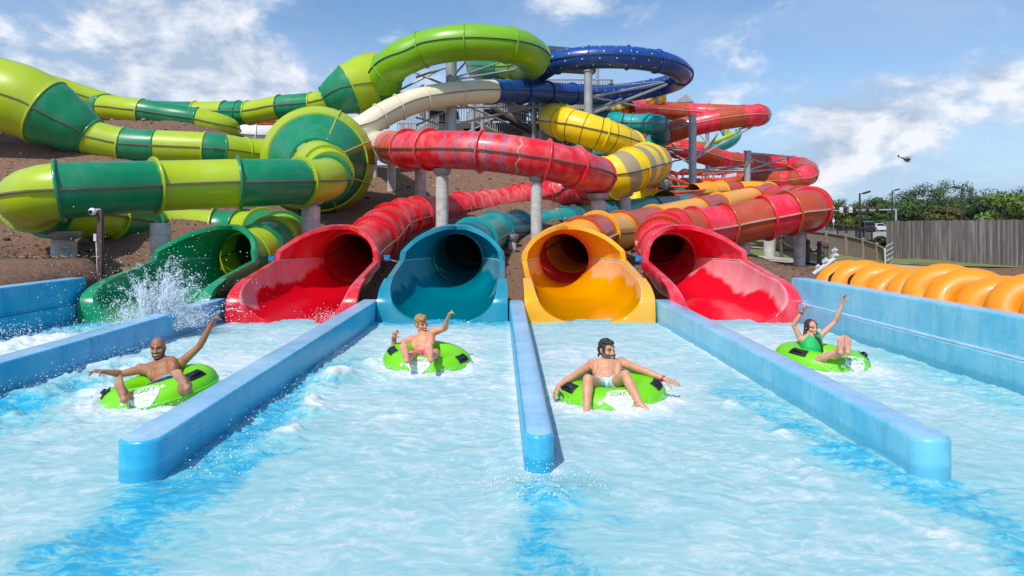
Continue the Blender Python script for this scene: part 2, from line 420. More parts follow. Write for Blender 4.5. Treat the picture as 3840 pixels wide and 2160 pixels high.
# ------------------------------------------------------------------ terrain
def interp(pts, x):
    if x <= pts[0][0]: return pts[0][1]
    for (a, b), (c, d_) in zip(pts, pts[1:]):
        if x <= c: 
            u = (x - a) / (c - a); return b + (d_ - b) * u
    return pts[-1][1]
def sm(a, b, x):
    u = min(1, max(0, (x - a) / (b - a))); return u * u * (3 - 2 * u)
LC = [(14.2, -.35), (18.5, -.15), (21.5, .5), (25, 1.5), (30, 3.0), (42, 5.75), (55, 6.2), (80, 4), (120, 1.6)]
LL = [(6, .3), (11, .8), (14, 1.1), (20, 1.5), (24, 2.6), (28, 5.4), (36, 7.6), (50, 8.5), (80, 6), (130, 1.6)]
LR = [(10, .15), (24, .5), (35, .62), (60, .8), (90, 1.0), (130, 1.2), (200, 1.5)]
def ground_z(x, y):
    if x > 150 or x < -150 or y > 200: return 1.6
    c = interp(LC, y); l = interp(LL, y); r = interp(LR, y)
    u = x / max(y, 10)
    kl = sm(-8.6, -9.2, x) if y < 16 else sm(-8.0, -15.5 - (y - 16) * .12, x)
    kr = max(sm(.06, .20, u) if y > 20 else 0, sm(6.1, 6.5, x) if y < 22 else 0)
    z = c * (1 - kl) + l * kl
    z = z * (1 - kr) + r * kr
    z += .55 * math.exp(-((x - 8.4) / 1.3) ** 2 - ((y - 24.5) / 2.2) ** 2)
    z += .10 * mnoise.noise(Vector((x * .35, y * .35, 0))) * sm(15, 24, y) + .04 * mnoise.noise(Vector((x * 1.3, y * 1.3, 3)))
    if y < 14.2 and -9.0 < x < 6.4: z = -1.0
    return z
def grid_sheet(name, xs, ys, zf, m, kind='structure'):
    mb = MB()
    for y in ys:
        for x in xs: mb.v.append((x, y, zf(x, y)))
    n = len(xs)
    for j in range(len(ys) - 1):
        for i in range(n - 1): mb.face((j * n + i, j * n + i + 1, (j + 1) * n + i + 1, (j + 1) * n + i))
    o = mb.build(name, m, angle=80, fixn=False); o['kind'] = kind; return o
def frange(a, b, s):
    n = int(round((b - a) / s)); return [a + (b - a) * i / n for i in range(n + 1)]
gx = sorted(set([-2000, -800, -300, -150, -90] + frange(-60, -20, 2) + frange(-20, -9.4, .5) + [-9.05, -8.95] + frange(-8.6, 6.2, .5) + [6.39, 6.45] + frange(7, 24, .6) + frange(25, 60, 2.5) + [80, 110, 150, 300, 800, 2000]))
gy = sorted(set([-60, -20, -5, 0, 3] + frange(4, 14, .8) + [14.19, 14.25] + frange(14.6, 34, .5) + frange(35, 62, 1.5) + [70, 80, 95, 120, 150, 200, 300, 600, 1500, 3000]))
grid_sheet('ground', gx, gy, ground_z, 'ground')
# ------------------------------------------------------------------ tube slides
def catmull(p0, p1, p2, p3, u):
    return .5 * ((2 * p1) + (-p0 + p2) * u + (2 * p0 - 5 * p1 + 4 * p2 - p3) * u * u + (-p0 + 3 * p1 - 3 * p2 + p3) * u ** 3)
FADE = {'lime': 'seam', 'ring': 'seam_dark', 'dgreen': 'seam', 'red': 'seam', 'redw': 'seam', 'pink': 'seam_pale', 'brown': 'seam_pale', 'teal': 'seam', 'dteal': 'seam',
        'amber': 'seam', 'yellow': 'seam_dark', 'banded': 'seam_dark', 'blue': 'seam_dark', 'dots': 'seam_dark', 'cream': 'seam', 'white': 'seam', 'orange': 'seam'}
def tube_slide(root, ctrl, r=.70, n=32, flange=.075, bolts=False, seam=True, gap=.24, part='tube_section'):
    """ctrl: (point, colour or None, radius or None). a colour starts a new bolted section"""
    P = [Vector(c[0]) for c in ctrl]; K = len(P)
    R = [(c[2] if len(c) > 2 and c[2] else r) for c in ctrl]
    samples = []; joints = []
    for i in range(K - 1):
        if ctrl[i][1] is not None: joints.append((len(samples), ctrl[i][1]))
        a, b, c, d_ = P[max(i - 1, 0)], P[i], P[i + 1], P[min(i + 2, K - 1)]
        if i == 0: a = b * 2 - c
        if i + 2 > K - 1: d_ = c * 2 - b
        m = max(2, int((c - b).length / gap))
        for k in range(m):
            u = k / m
            samples.append((catmull(a, b, c, d_, u), R[i] + (R[i + 1] - R[i]) * (u * u * (3 - 2 * u) if abs(R[i]-R[i+1]) < .3 else u)))
    samples.append((P[-1], R[-1]))
    T = []
    for i in range(len(samples)):
        q = samples[min(i + 1, len(samples) - 1)][0] - samples[max(i - 1, 0)][0]; T.append(q.normalized())
    FR = []
    for tt in T:
        sd = tt.cross(Vector((0, 0, 1)))
        sd = sd.normalized() if sd.length > .05 else Vector((1, 0, 0))
        FR.append((sd, sd.cross(tt)))
    acc = [0.0]
    for i in range(1, len(samples)): acc.append(acc[-1] + (samples[i][0] - samples[i - 1][0]).length)
    joints.append((len(samples) - 1, None))
    def ring(i, rr, off=0.0):
        c = samples[i][0] + T[i] * off; sd, up = FR[i]
        return [c + (sd * math.cos(2 * math.pi * k / n) + up * math.sin(2 * math.pi * k / n)) * rr for k in range(n)]
    for (a, mat), (b, nxt) in zip(joints, joints[1:]):
        if b <= a: continue
        mb = MB(); mb.rings([ring(i, samples[i][1]) for i in range(a, b + 1)])
        me = mb.mesh(part); me.materials.append(M[mat])
        uvl = me.uv_layers.new(name='UVMap')
        cnt = 0
        for pi, poly in enumerate(me.polygons):
            i, j = divmod(pi, n)
            for li, (jj, ii) in zip(poly.loop_indices, ((j, i), (j + 1, i), (j + 1, i + 1), (j, i + 1))):
                uvl.data[li].uv = (jj / n, acc[a + ii])
        me.polygons.foreach_set('use_smooth', [True] * len(me.polygons))
        sec = link(me, part, root)
        # bolted joint ring at the near end of the section
        if flange:
            fb = MB(); ro = samples[a][1]; flange_ = flange
            flange = .10 if samples[a][0].y < 27 and bolts else flange_; w_ = .035
            fb.rings([ring(a, ro - .004, -w_), ring(a, ro + flange, -w_), ring(a, ro + flange + .012, -w_ * .5), ring(a, ro + flange + .012, w_ * .5), ring(a, ro + flange, w_), ring(a, ro - .004, w_)])
            if bolts:
                fb.cur = 1
                for k in range(40):
                    an = 2 * math.pi * (k + .5) / 40; sd, up = FR[a]
                    c = samples[a][0] + (sd * math.cos(an) + up * math.sin(an)) * (ro + flange * .52)
                    fb.box(c, .022, w_ * 2 + .022, .022, Matrix((sd, T[a], up)).transposed())
            fm = {'redw': 'red', 'dots': 'blue', 'banded': 'yplain', 'yellow': 'yplain'}.get(mat, mat)
            fb.build('joint_ring', [fm, 'bolt' if mat in ('lime', 'dgreen', 'dteal', 'teal') else 'boltdark'] if bolts and samples[a][0].y < 34 else fm, sec)
        if flange: flange = flange_
        if seam:
            for sgn in (1, -1):
                sb = MB(); rows = []
                for i in range(a, b + 1):
                    c, rr = samples[i]; sd, up = FR[i]; e = c + sd * (sgn * (rr - .01)); o = sd * (sgn * (flange * .8 + .02)); h = up * .022
                    rows.append([e - h, e + o - h, e + o + h, e + h])
                sb.rings(rows, True, (True, True)); sb.build('seam_strip', FADE[mat], sec, smooth=False)
    return samples

LANE = {'green': -7.15, 'red': -4.18, 'teal': -1.14, 'amber': 1.83, 'pink': 4.78}
Y0 = 13.73; YJ = 19.2; ZJ = 1.05
def superell(a, b, th, n):
    c, s_ = math.cos(th), math.sin(th)
    return (a * math.copysign(abs(s_) ** (2 / n), s_), -b * math.copysign(abs(c) ** (2 / n), c))
def exit_mouth(root, lane, mat):
    X = LANE[lane]
    L = YJ - Y0
    def prm(y):
        t = y / L
        a = interp([(0, 1.10), (.95, 1.15), (2.9, 1.16), (3.6, 1.07), (4.4, .85), (5.0, .73), (L, .70)], y)
        zc = interp([(0, .80), (.95, .81), (2.9, 1.10), (4.2, 1.08), (L, ZJ)], y)
        zb = interp([(0, -.06), (1.0, -.03), (2.2, .02), (3.4, .10), (4.5, .23), (L, ZJ - .70)], y)
        bu = interp([(0, .8), (2.9, .82), (4.3, .80), (L, .70)], y)
        nn = interp([(0, 2.5), (2.6, 2.4), (4.0, 2.1), (L, 2.0)], y)
        return a, zc, zb, bu, nn
    yf = lambda z: .95 * max(0.0, z / .80) ** 4.6           # the front lip leans back as it rises
    NT_ = 24
    # lower half: trough from the front lip to the joint
    th = [-math.pi / 2 + math.pi * i / (2 * NT_) for i in range(2 * NT_ + 1)]
    rows = []
    NY = 30
    front = []
    for k in range(NY + 1):
        row = []
        for q in th:
            a, zc, zb, bu, nn = prm(0.0); x0, dz = superell(a, zc - zb, q, nn); z0 = min(zc + dz, .98)
            ys = yf(z0); y = ys + (L - ys) * k / NY
            a, zc, zb, bu, nn = prm(y); x, dz = superell(a, zc - zb, q, nn)
            z = zc + dz
            row.append(Vector((X + x, Y0 + y, z)))
        rows.append(row)
    lo = MB(); lo.rings(rows, close=False)
    o = lo.build('chute_trough', mat.replace('mouth', 'trough'), root, angle=60)
    md = o.modifiers.new('wall', 'SOLIDIFY'); md.thickness = .02; md.offset = 0
    # front lip: a face panel out to the flat sides, then a side return
    edge = rows[0]; fl = MB(); A = 1.315
    r1 = [p + Vector((0, 0, 0)) for p in edge]
    r2, r3 = [], []
    for p in edge:
        s_ = (p.x - X); e = abs(s_)
        k = A if e > .55 else A * e / .55
        q = Vector((X + math.copysign(k, s_), p.y - .01, p.z - (0.05 if e < 1.0 else 0)))
        r2.append(q); r3.append(q + Vector((0, .16, 0)))
    fl.rings([r1, [a.lerp(b, .5) + Vector((0, -.018, 0)) for a, b in zip(r1, r2)], r2, r3], close=False)
    fl.build('front_lip', mat, root, angle=70)
    # side rims along the top of the trough
    for sgn, idx in ((-1, 0), (1, len(th) - 1)):
        rb = MB(); prof = []
        for k in range(NY + 1):
            p = rows[k][idx]
            if p.y - Y0 > 3.12: break
            u = Vector((sgn, 0, 0))
            prof.append([p - u * .015 + Vector((0, 0, -.012)), p + Vector((0, 0, .014)), p + u * .115 + Vector((0, 0, .014)), p + u * .13 + Vector((0, 0, -.02)), p + u * .13 + Vector((0, 0, -.16)), p + u * .11 + Vector((0, 0, -.16)), p + u * .11 + Vector((0, 0, -.012))])
        rb.rings(prof, True, (True, True)); rb.build('side_rim', mat, root, angle=40)
    # hood: upper half closing over into the tube
    y1, y2 = 2.9, 4.6
    hood = []; M_ = 26; rimL = []
    NH = 30
    for k in range(NH + 1):
        y = y1 + (L - y1) * k / NH
        a, zc, zb, bu, nn = prm(y)
        t = min(1, (y - y1) / (y2 - y1)); ph = math.radians(14 + 76 * t ** 1.24)
        row = []
        for i in range(M_ + 1):
            u = i / M_
            row.append((a, zc, bu, ph, y, u))
        hood.append(row)
    for side in (-1, 1):
        hb = MB(); rws = []
        for row in hood:
            r_ = []
            for a, zc, bu, ph, y, u in row:
                q = ph * u
                r_.append(Vector((X + side * a * math.cos(q), Y0 + y, zc + bu * math.sin(q))))
            rws.append(r_)
        hb.rings(rws, close=False)
        if side == -1: L_rows = rws; hbL = hb
        else:
            b0 = len(hbL.v); hbL.rings(rws, close=False); R_rows = rws
    o = hbL.build('hood', mat, root, angle=60)
    md = o.modifiers.new('wall', 'SOLIDIFY'); md.thickness = .02; md.offset = 0
    # hood rim: one curled lip following the free edge over the arch
    edge = [r_[-1] for r_ in L_rows]
    cut = next(i for i, p in enumerate(edge) if abs(p.x - X) < .02 or i == len(edge) - 1)
    pts = edge[:cut + 1] + [r_[-1] for r_ in R_rows][:cut][::-1]
    bl = L_rows[0][0]; br = R_rows[0][0]
    pts = [bl] + pts + [br]
    rim = MB(); prof = []
    for i, p in enumerate(pts):
        tg = (pts[min(i + 1, len(pts) - 1)] - pts[max(i - 1, 0)]).normalized()
        c = Vector((X, p.y + .3, 1.0)); out = (p - c); out -= tg * out.dot(tg); out.normalize()
        fw = tg.cross(out).normalized()
        if fw.y > 0: fw = -fw
        prof.append([p - out * .012 + fw * .0, p + fw * .03 + out * .0, p + fw * .03 + out * .10, p + out * .115, p - fw * .10 + out * .115, p - fw * .10 + out * .1, p + out * .095 - fw*.01])
    rim.rings(prof, True, (True, True)); rim.build('hood_rim', mat, root, angle=45)
    # pale caulk seam between trough and hood
    for sgn in (-1, 1):
        cb = MB(); rr = []
        for k in range(12):
            y = 2.95 + (4.95 - 2.95) * k / 11
            a, zc, zb, bu, nn = prm(y); p = Vector((X + sgn * (a - .022), Y0 + y, zc))
            rr.append([p + Vector((0, 0, -.008)), p + Vector((0, 0, .008)), p + Vector((sgn * .015, 0, .008)), p + Vector((sgn * .015, 0, -.008))])
        cb.rings(rr, True, (True, True)); cb.build('caulk_seam', 'poolseam', root, smooth=False)
    # collar to the first tube section
    return Vector((X, YJ, ZJ))

# --- green
root = thing('green_slide', 'lime and deep green tube slide with a wide funnel and green chute', 'water slide', (LANE['green'], Y0, 0))
j = exit_mouth(root, 'green', 'green_mouth')
tube_slide(root, [
    (j, 'lime'), (W(968, 940, 20.0), 'dgreen'), (W(1020, 905, 21.2), 'lime'), (W(1060, 880, 22.4), 'dgreen'), (W(1050, 868, 23.8), None), (W(985, 860, 25.0), 'lime'), (W(910, 862, 25.8), 'dgreen'), (W(800, 858, 26.0), 'lime'),
    (W(640, 850, 25.4), None), (W(545, 838, 24.6), 'dgreen'), (W(400, 815, 22.4), 'lime'), (W(290, 803, 20.8), None), (W(180, 790, 19.9), 'dgreen'), (W(118, 762, 18.6), 'lime'), (W(108, 742, 17.4), None), (W(150, 728, 17.0), None),
    (W(223, 716, 17.0), 'dgreen'), (W(400, 706, 17.8), None), (W(581, 698, 18.8), 'lime'), (W(740, 692, 19.4), None), (W(894, 687, 19.8), 'dgreen'), (W(1020, 684, 20.4), None), (W(1125, 682, 21.2), 'lime'), (W(1190, 680, 21.9), None), (W(1228, 670, 22.8), 'dgreen'), (W(1240, 652, 23.6), 'lime'),
    (W(1224, 634, 24.5), 'lime', .78), (W(1192, 618, 25.9), None, .93)], bolts=True)
# funnel
FN = [(1186, 616, 25.8, .90), (1186, 615, 26.0, .95), (1190, 612, 26.7, 1.36), (1192, 609, 27.8, 1.94)]
tube_slide(root, [(W(a, b, c), 'dgreen' if i == 0 else None, r_) for i, (a, b, c, r_) in enumerate(FN)], n=48, seam=True, part='funnel_cone', flange=.10)
tube_slide(root, [(W(1192, 609, 27.8), 'lime', 1.94), (W(1195, 609, 29.0), None, 2.36), (W(1190, 605, 29.6), None, 2.32), (W(1170, 600, 30.4), None, 1.7), (W(1120, 595, 31.0), None, .8)], n=48, part='funnel_rim', flange=.07, seam=True)
# ribs on the funnel
rb = MB()
for k in range(8):
    an = math.radians(22 + 45 * k)
    pr = []
    for a, b, c, r_ in FN[1:] + [(1195, 609, 29.0, 2.37)]:
        o_ = W(a, b, c); pr.append(o_ + Vector((math.cos(an), 0, math.sin(an))) * (r_ + .02))
    rb.path(pr, .035, 6)
rb.build('funnel_ribs', 'lime', root)
tube_slide(root, [(W(1000, 590, 29.9), 'lime', .78), (W(915, 578, 29.2), 'lime'), (W(830, 566, 28.4), 'dgreen'), (W(770, 560, 28.2), 'lime'), (W(586, 552, 27.9), 'dgreen'), (W(457, 543, 27.7), 'lime'),
    (W(365, 522, 27.5), None), (W(340, 512, 27.5), 'dgreen', .76), (W(270, 474, 27.3), None, 1.06), (W(172, 420, 27.1), 'lime', 1.34), (W(70, 374, 26.9), None, 1.42), (W(-100, 330, 26.8), 'dgreen', 1.44), (W(-260, 290, 27.2), None, 1.3), (W(-400, 250, 29), 'lime', .8), (W(-380, 220, 33), None, .72), (W(-200, 240, 37), 'dgreen', .7), (W(100, 300, 40), 'lime', .7), (W(500, 420, 42), None, .7), (W(780, 480, 41.5), 'lime', .7)], n=40, part='tube_section', flange=.035)
tube_slide(root, [(W(780, 480, 41.5), 'lime'), (W(850, 490, 39.8), None), (W(835, 478, 38.3), None), (W(734, 451, 37.8), 'dgreen'), (W(630, 436, 37.6), None), (W(532, 420, 37.4), 'lime'), (W(470, 412, 37.6), None), (W(400, 403, 38), 'dgreen'),
    (W(372, 402, 39.5), None), (W(400, 405, 41.2), 'lime'), (W(560, 420, 42.3), 'dgreen'), (W(734, 424, 42.2), 'lime'), (W(846, 423, 41.8), 'dgreen'), (W(897, 423, 41.6), 'dgreen'), (W(934, 423, 41.4), 'lime'), (W(1000, 412, 41), None), (W(1053, 402, 40.6), 'dgreen'), (W(1174, 392, 40.2), 'lime'),
    (W(1212, 384, 40), None, .72), (W(1224, 378, 40), 'dgreen', .84), (W(1310, 338, 40), 'lime', 1.5), (W(1368, 318, 40.6), None, 1.72), (W(1398, 308, 41.2), 'lime', 1.72), (W(1406, 306, 41.4), None, .9)], flange=.05)
tube_slide(root, [(W(1418, 352, 41.4), 'dgreen', .9), (W(1436, 340, 40.6), None, .97), (W(1440, 308, 40.0), 'ring', 1.0), (W(1443, 285, 39.6), None), (W(1458, 258, 39.2), 'ring'), (W(1500, 224, 38.6), None), (W(1582, 187, 38.4), 'ring'), (W(1660, 168, 38.0), None), (W(1742, 160, 37.9), 'ring'), (W(1820, 161, 38), None), (W(1905, 169, 38.4), 'ring'), (W(1965, 186, 39.4), None), (W(1998, 212, 41), 'ring'), (W(1992, 238, 43), None, .98),
    (W(1950, 252, 45.2), 'ring', .9), (W(1890, 253, 47.2), 'dgreen', .76), (W(1835, 250, 49), None), (W(1800, 246, 51), 'lime'), (W(1800, 240, 53), None)], r=1.0, n=40, flange=.06)

# --- red (navy loop, cream, red)
root = thing('red_slide', 'red zigzag-lined tube slide fed by a navy loop and cream run', 'water slide', (LANE['red'], Y0, 0))
j = exit_mouth(root, 'red', 'red_mouth')
tube_slide(root, [(j, 'red'), (W(1352, 935, 20.3), None), (W(1400, 900, 21.6), 'red'), (W(1428, 872, 23.0), 'red'), (W(1462, 842, 24.6), 'red'), (W(1512, 822, 25.8), 'red'), (W(1560, 812, 26.8), 'red'), (W(1620, 800, 27.8), None), (W(1722, 785, 29), 'redw'), (W(1817, 774, 30), 'redw'),
    (W(1941, 752, 31), 'redw'), (W(2050, 730, 31.6), 'redw'), (W(2130, 712, 31.6), None), (W(2205, 695, 30.6), 'redw'), (W(2240, 680, 28.8), None), (W(2238, 660, 27), 'red'), (W(2205, 645, 25.6), None), (W(2150, 628, 24.8), 'redw'), (W(2045, 602, 24.4), 'redw'), (W(1930, 582, 24.4), None), (W(1806, 567, 24.6), 'redw'), (W(1700, 562, 25.0), None), (W(1612, 561, 25.6), 'redw'), (W(1530, 559, 26.8), 'redw'), (W(1486, 556, 28.4), None),
    (W(1464, 552, 30.5), 'cream'), (W(1445, 548, 33.5), None), (W(1415, 546, 36.5), 'cream'), (W(1370, 544, 38.8), None), (W(1315, 538, 39.6), 'cream'), (W(1290, 520, 38.9), None), (W(1318, 498, 37.8), 'cream'), (W(1369, 474, 37.6), None), (W(1428, 437, 38), 'cream'), (W(1498, 402, 38.5), 'cream'), (W(1597, 368, 39), 'cream'), (W(1727, 350, 40), 'cream'),
    (W(1851, 343, 41), 'blue'), (W(1960, 343, 43.4), 'blue'), (W(2050, 347, 45.4), 'blue'), (W(2144, 352, 47.2), 'dots'), (W(2293, 353, 50), 'dots'), (W(2445, 332, 51), 'dots'), (W(2530, 306, 49.4), None), (W(2558, 280, 46.6), 'blue'), (W(2530, 252, 44.6), None), (W(2462, 230, 43.4), 'dots'), (W(2353, 216, 42.6), 'dots'), (W(2209, 216, 42.6), 'dots'), (W(2086, 234, 43.6), 'dots'), (W(2015, 274, 46), 'blue'), (W(1985, 285, 49), None), (W(1975, 285, 52), None)], bolts=True)

# --- teal
root = thing('teal_slide', 'turquoise tube slide ending in a dark teal chute in the middle of the pool wall', 'water slide', (LANE['teal'], Y0, 0))
j = exit_mouth(root, 'teal', 'teal_mouth')
tube_slide(root, [(j, 'dteal'), (W(1750, 935, 20.2), 'dteal'), (W(1775, 908, 21.6), 'teal'), (W(1812, 886, 23.2), None), (W(1852, 872, 24.6), 'dteal'), (W(1940, 864, 26.4), 'teal'), (W(2030, 858, 28.2), 'teal'), (W(2120, 838, 30), 'dteal'), (W(2270, 812, 33.2), 'dteal'), (W(2310, 806, 34.4), 'teal'), (W(2440, 786, 38), 'dteal'),
    (W(2540, 775, 41.5), None), (W(2580, 755, 46), 'dteal'), (W(2520, 700, 50), None), (W(2400, 640, 50), 'teal'), (W(2250, 590, 46.5), None), (W(2170, 575, 46), 'teal'), (W(2200, 570, 49), 'teal'), (W(2330, 580, 50.2), 'teal'), (W(2420, 560, 51.5), None), (W(2475, 510, 51), 'dteal'), (W(2468, 470, 49.4), 'dteal'), (W(2430, 465, 48.6), 'teal'), (W(2370, 465, 48.6), 'teal'), (W(2300, 455, 49.6), 'dteal'), (W(2200, 430, 52), None), (W(2120, 415, 54), None)], bolts=True)

# --- amber
root = thing('amber_slide', 'amber and rust tube slide with an amber chute', 'water slide', (LANE['amber'], Y0, 0))
j = exit_mouth(root, 'amber', 'amber_mouth')
tube_slide(root, [(j, 'red'), (W(2137, 935, 20.1), 'amber'), (W(2180, 905, 21.4), 'brown'), (W(2240, 878, 23.2), 'amber'), (W(2325, 868, 25.6), 'brown'), (W(2450, 835, 28.8), 'amber'), (W(2610, 795, 33.6), 'brown'), (W(2690, 775, 36.6), 'amber'), (W(2815, 746, 41.5), 'brown'), (W(2870, 735, 44.6), None),
    (W(2880, 722, 48), 'amber'), (W(2830, 715, 50.4), None), (W(2760, 716, 50), 'brown'), (W(2700, 718, 48.6), 'amber'), (W(2650, 722, 47.2), 'amber'), (W(2595, 728, 46), None)], bolts=True)
# open orange chute with a guard
def smooth_path(pts, m=8):
    fine = []
    for i in range(len(pts) - 1):
        a, b, c, d_ = pts[max(i - 1, 0)], pts[i], pts[i + 1], pts[min(i + 2, len(pts) - 1)]
        for k in range(m): fine.append(catmull(a, b, c, d_, k / m))
    fine.append(pts[-1]); return fine
def open_chute(root, pts, r, mat, name, lo=1.0, hi=2.0):
    fine = smooth_path(pts); rows = []
    for i, p in enumerate(fine):
        tg = (fine[min(i + 1, len(fine) - 1)] - fine[max(i - 1, 0)]).normalized(); sd = tg.cross(Vector((0, 0, 1))).normalized(); up = sd.cross(tg)
        rows.append([p + sd * r * math.cos(math.pi * (lo + (hi - lo) * k / 18)) + up * r * math.sin(math.pi * (lo + (hi - lo) * k / 18)) for k in range(19)])
    mb = MB(); mb.rings(rows, False); o = mb.build(name, mat, root)
    md = o.modifiers.new('wall', 'SOLIDIFY'); md.thickness = .06
    for q in (0, 18):
        rb = MB(); rb.path([rw[q] for rw in rows], .07, 6); rb.build('chute_rim', mat, root)
    return rows
open_chute(root, [W(2600, 726, 46.6), W(2540, 734, 45), W(2470, 740, 44.6), W(2425, 735, 46)], .92, 'orange', 'open_chute', .92, 2.08)
arch = MB(); ap = [W(2452, 715, 44.2), W(2470, 680, 44.2), W(2500, 668, 44.2), W(2540, 676, 44.2), W(2580, 692, 44.6)]; af = smooth_path(ap, 5)
arch.path(af, .10, 6); bs_ = [W(2452 + 128 * i / (len(af) - 1), 700, 44.2) for i in range(len(af))]
for i in range(3, len(af) - 4, 4): arch.tube(af[i], bs_[i], .06, .06, 5)
arch.path(bs_, .06, 5); arch.build('guard_arch', 'orange', root)
run = [W(2425, 712, 50), W(2470, 700, 53), W(2540, 690, 56), W(2660, 690, 57.5), W(2790, 684, 57)]
rows = open_chute(root, run, .75, 'orange', 'open_run', 1.0, 2.0)
for q in (0, 18):
    line = [rw[q] for rw in rows]; n_ = len(line)
    topl = [p + Vector((0, 0, 1.0 + .15 * math.sin(i * .9))) for i, p in enumerate(line)]
    gb = MB(); gb.path(topl, .085, 6); gb.path([a.lerp(b, .12) for a, b in zip(line, topl)], .07, 6)
    for i in range(0, n_, 3): gb.tube(line[i], topl[i], .075, .075, 6)
    gb.build('guard_rail', 'orange', root)
    pb = MB()
    for i in range(0, n_ - 3, 3):
        a0, a1, b0, b1 = line[i], line[i + 3], topl[i], topl[i + 3]
        f0, f1 = a0.lerp(a1, .12), a0.lerp(a1, .88); g0, g1 = b0.lerp(b1, .12), b0.lerp(b1, .88)
        for lo_, hi_ in ((.14, .46), (.80, .97)):
            k = len(pb.v); pb.v += [tuple(f0.lerp(g0, lo_)), tuple(f1.lerp(g1, lo_)), tuple(f1.lerp(g1, hi_)), tuple(f0.lerp(g0, hi_))]; pb.face((k, k + 1, k + 2, k + 3))
    pb.build('mesh_panel', 'orange', root, smooth=False)
tube_slide(root, [(W(2780, 674, 57), 'brown', .85), (W(2850, 678, 56), 'brown'), (W(2945, 680, 54.5), 'pink'), (W(2975, 680, 54), 'brown'), (W(2998, 672, 53.6), 'pink'), (W(3025, 655, 54.4), 'brown'), (W(3030, 640, 56.5), None), (W(3005, 628, 58.5), 'pink'), (W(2970, 620, 59.6), 'brown'), (W(2930, 616, 60), 'pink'), (W(2860, 612, 60), 'brown'), (W(2790, 610, 59.6), 'pink'), (W(2760, 608, 59.2), 'brown'), (W(2715, 602, 58.6), 'pink'), (W(2680, 592, 58), 'brown'), (W(2610, 572, 57), 'pink'), (W(2540, 558, 56.5), 'brown'),
    (W(2470, 545, 57), None), (W(2430, 525, 56), 'red'), (W(2480, 512, 53.8), None), (W(2520, 494, 53), 'brown'), (W(2603, 470, 52.5), 'pink'), (W(2694, 450, 52), 'brown'), (W(2783, 436, 52), 'pink'), (W(2838, 432, 52.6), 'brown'), (W(2852, 432, 54.6), None), (W(2835, 430, 57), 'pink'), (W(2790, 430, 59), 'brown'), (W(2655, 424, 61), 'pink'), (W(2570, 420, 61.5), 'brown'), (W(2440, 412, 61), 'red'), (W(2350, 412, 58), None)], r=.82, seam=True, flange=.045)

# --- coral
root = thing('coral_slide', 'coral and rust tube slide bending round at the right, ending in a coral pink chute', 'water slide', (LANE['pink'], Y0, 0))
j = exit_mouth(root, 'pink', 'pink_mouth')
tube_slide(root, [(j, 'red'), (W(2492, 935, 20.0), 'pink'), (W(2478, 905, 20.7), 'brown'), (W(2490, 885, 21.4), 'pink'), (W(2530, 872, 22.2), 'brown'), (W(2600, 862, 22.8), 'pink'), (W(2720, 845, 23.4), 'brown'), (W(2868, 818, 23.6), 'pink'), (W(2955, 800, 23.8), 'brown'), (W(3032, 786, 24.2), 'pink'), (W(3040, 776, 26.6), 'brown'), (W(3002, 762, 29.6), 'brown'), (W(2952, 752, 34), 'pink'), (W(2905, 746, 40), 'brown'), (W(2850, 740, 47), 'pink'), (W(2760, 732, 54), 'brown'), (W(2640, 725, 60), None)], bolts=True)

# --- yellow
root = thing('yellow_slide', 'fat yellow tube slide with khaki bands coiling behind the red tube', 'water slide', tuple(W(2230, 800, 40)))
tube_slide(root, [(W(2470, 360, 61), 'banded', .8), (W(2360, 405, 60), None, .8), (W(2240, 420, 57), 'banded', .8), (W(2130, 425, 52), None, .9), (W(2078, 440, 46.5), 'yellow', 1.0), (W(2080, 452, 43.5), None), (W(2120, 464, 42), 'yellow'), (W(2190, 484, 41.4), None), (W(2258, 506, 41.4), 'yellow'), (W(2318, 527, 42), None), (W(2358, 548, 43.4), 'yellow'), (W(2392, 580, 45.2), None), (W(2425, 605, 44), None), (W(2448, 613, 41.5), 'yellow')], r=1.0)
tube_slide(root, [(W(2448, 613, 41.5), 'banded'), (W(2446, 613, 38), None), (W(2420, 616, 35.2), 'banded'), (W(2365, 636, 33.6), 'banded'), (W(2290, 668, 33.2), 'banded'), (W(2220, 690, 35), None), (W(2170, 712, 38), 'yellow'), (W(2160, 742, 41), None), (W(2220, 760, 43), 'yellow'), (W(2330, 762, 43.4), 'yellow'), (W(2420, 768, 43), None), (W(2490, 780, 41), None)], r=1.06)

# --- pale tube far behind the funnel
root = thing('white_tube', 'short white tube with an orange top far behind the green funnel', 'water slide', tuple(W(930, 520, 52)))
tube_slide(root, [(W(1060, 512, 52), 'white'), (W(960, 512, 51), 'white'), (W(880, 500, 51), None), (W(840, 470, 52), 'orange'), (W(900, 452, 54), None), (W(1060, 462, 55), None)], r=.85)
# --- open flume hanging at the far right
root = thing('open_flume', 'small open lime and teal flume curling up behind the coral loop', 'water slide', tuple(W(2680, 545, 70)))
open_pts = [W(2540, 540, 66), W(2610, 552, 68), W(2680, 545, 69), W(2735, 522, 69), W(2752, 496, 70), W(2730, 488, 73)]
def half_pipe(root, pts, r, mat, name):
    mb = MB(); rows = []; fine = []
    for i in range(len(pts) - 1):
        a, b, c, d_ = pts[max(i - 1, 0)], pts[i], pts[i + 1], pts[min(i + 2, len(pts) - 1)]
        for k in range(6): fine.append(catmull(a, b, c, d_, k / 6))
    fine.append(pts[-1])
    for i, p in enumerate(fine):
        tg = (fine[min(i + 1, len(fine) - 1)] - fine[max(i - 1, 0)]).normalized(); sd = tg.cross(Vector((0, 0, 1))).normalized(); up = sd.cross(tg)
        rows.append([p + sd * r * math.cos(math.pi * .95 + math.pi * 1.1 * k / 14) + up * r * math.sin(math.pi * .95 + math.pi * 1.1 * k / 14) for k in range(15)])
    mb.rings(rows, False); o = mb.build(name, mat, root); md = o.modifiers.new('wall', 'SOLIDIFY'); md.thickness = .05
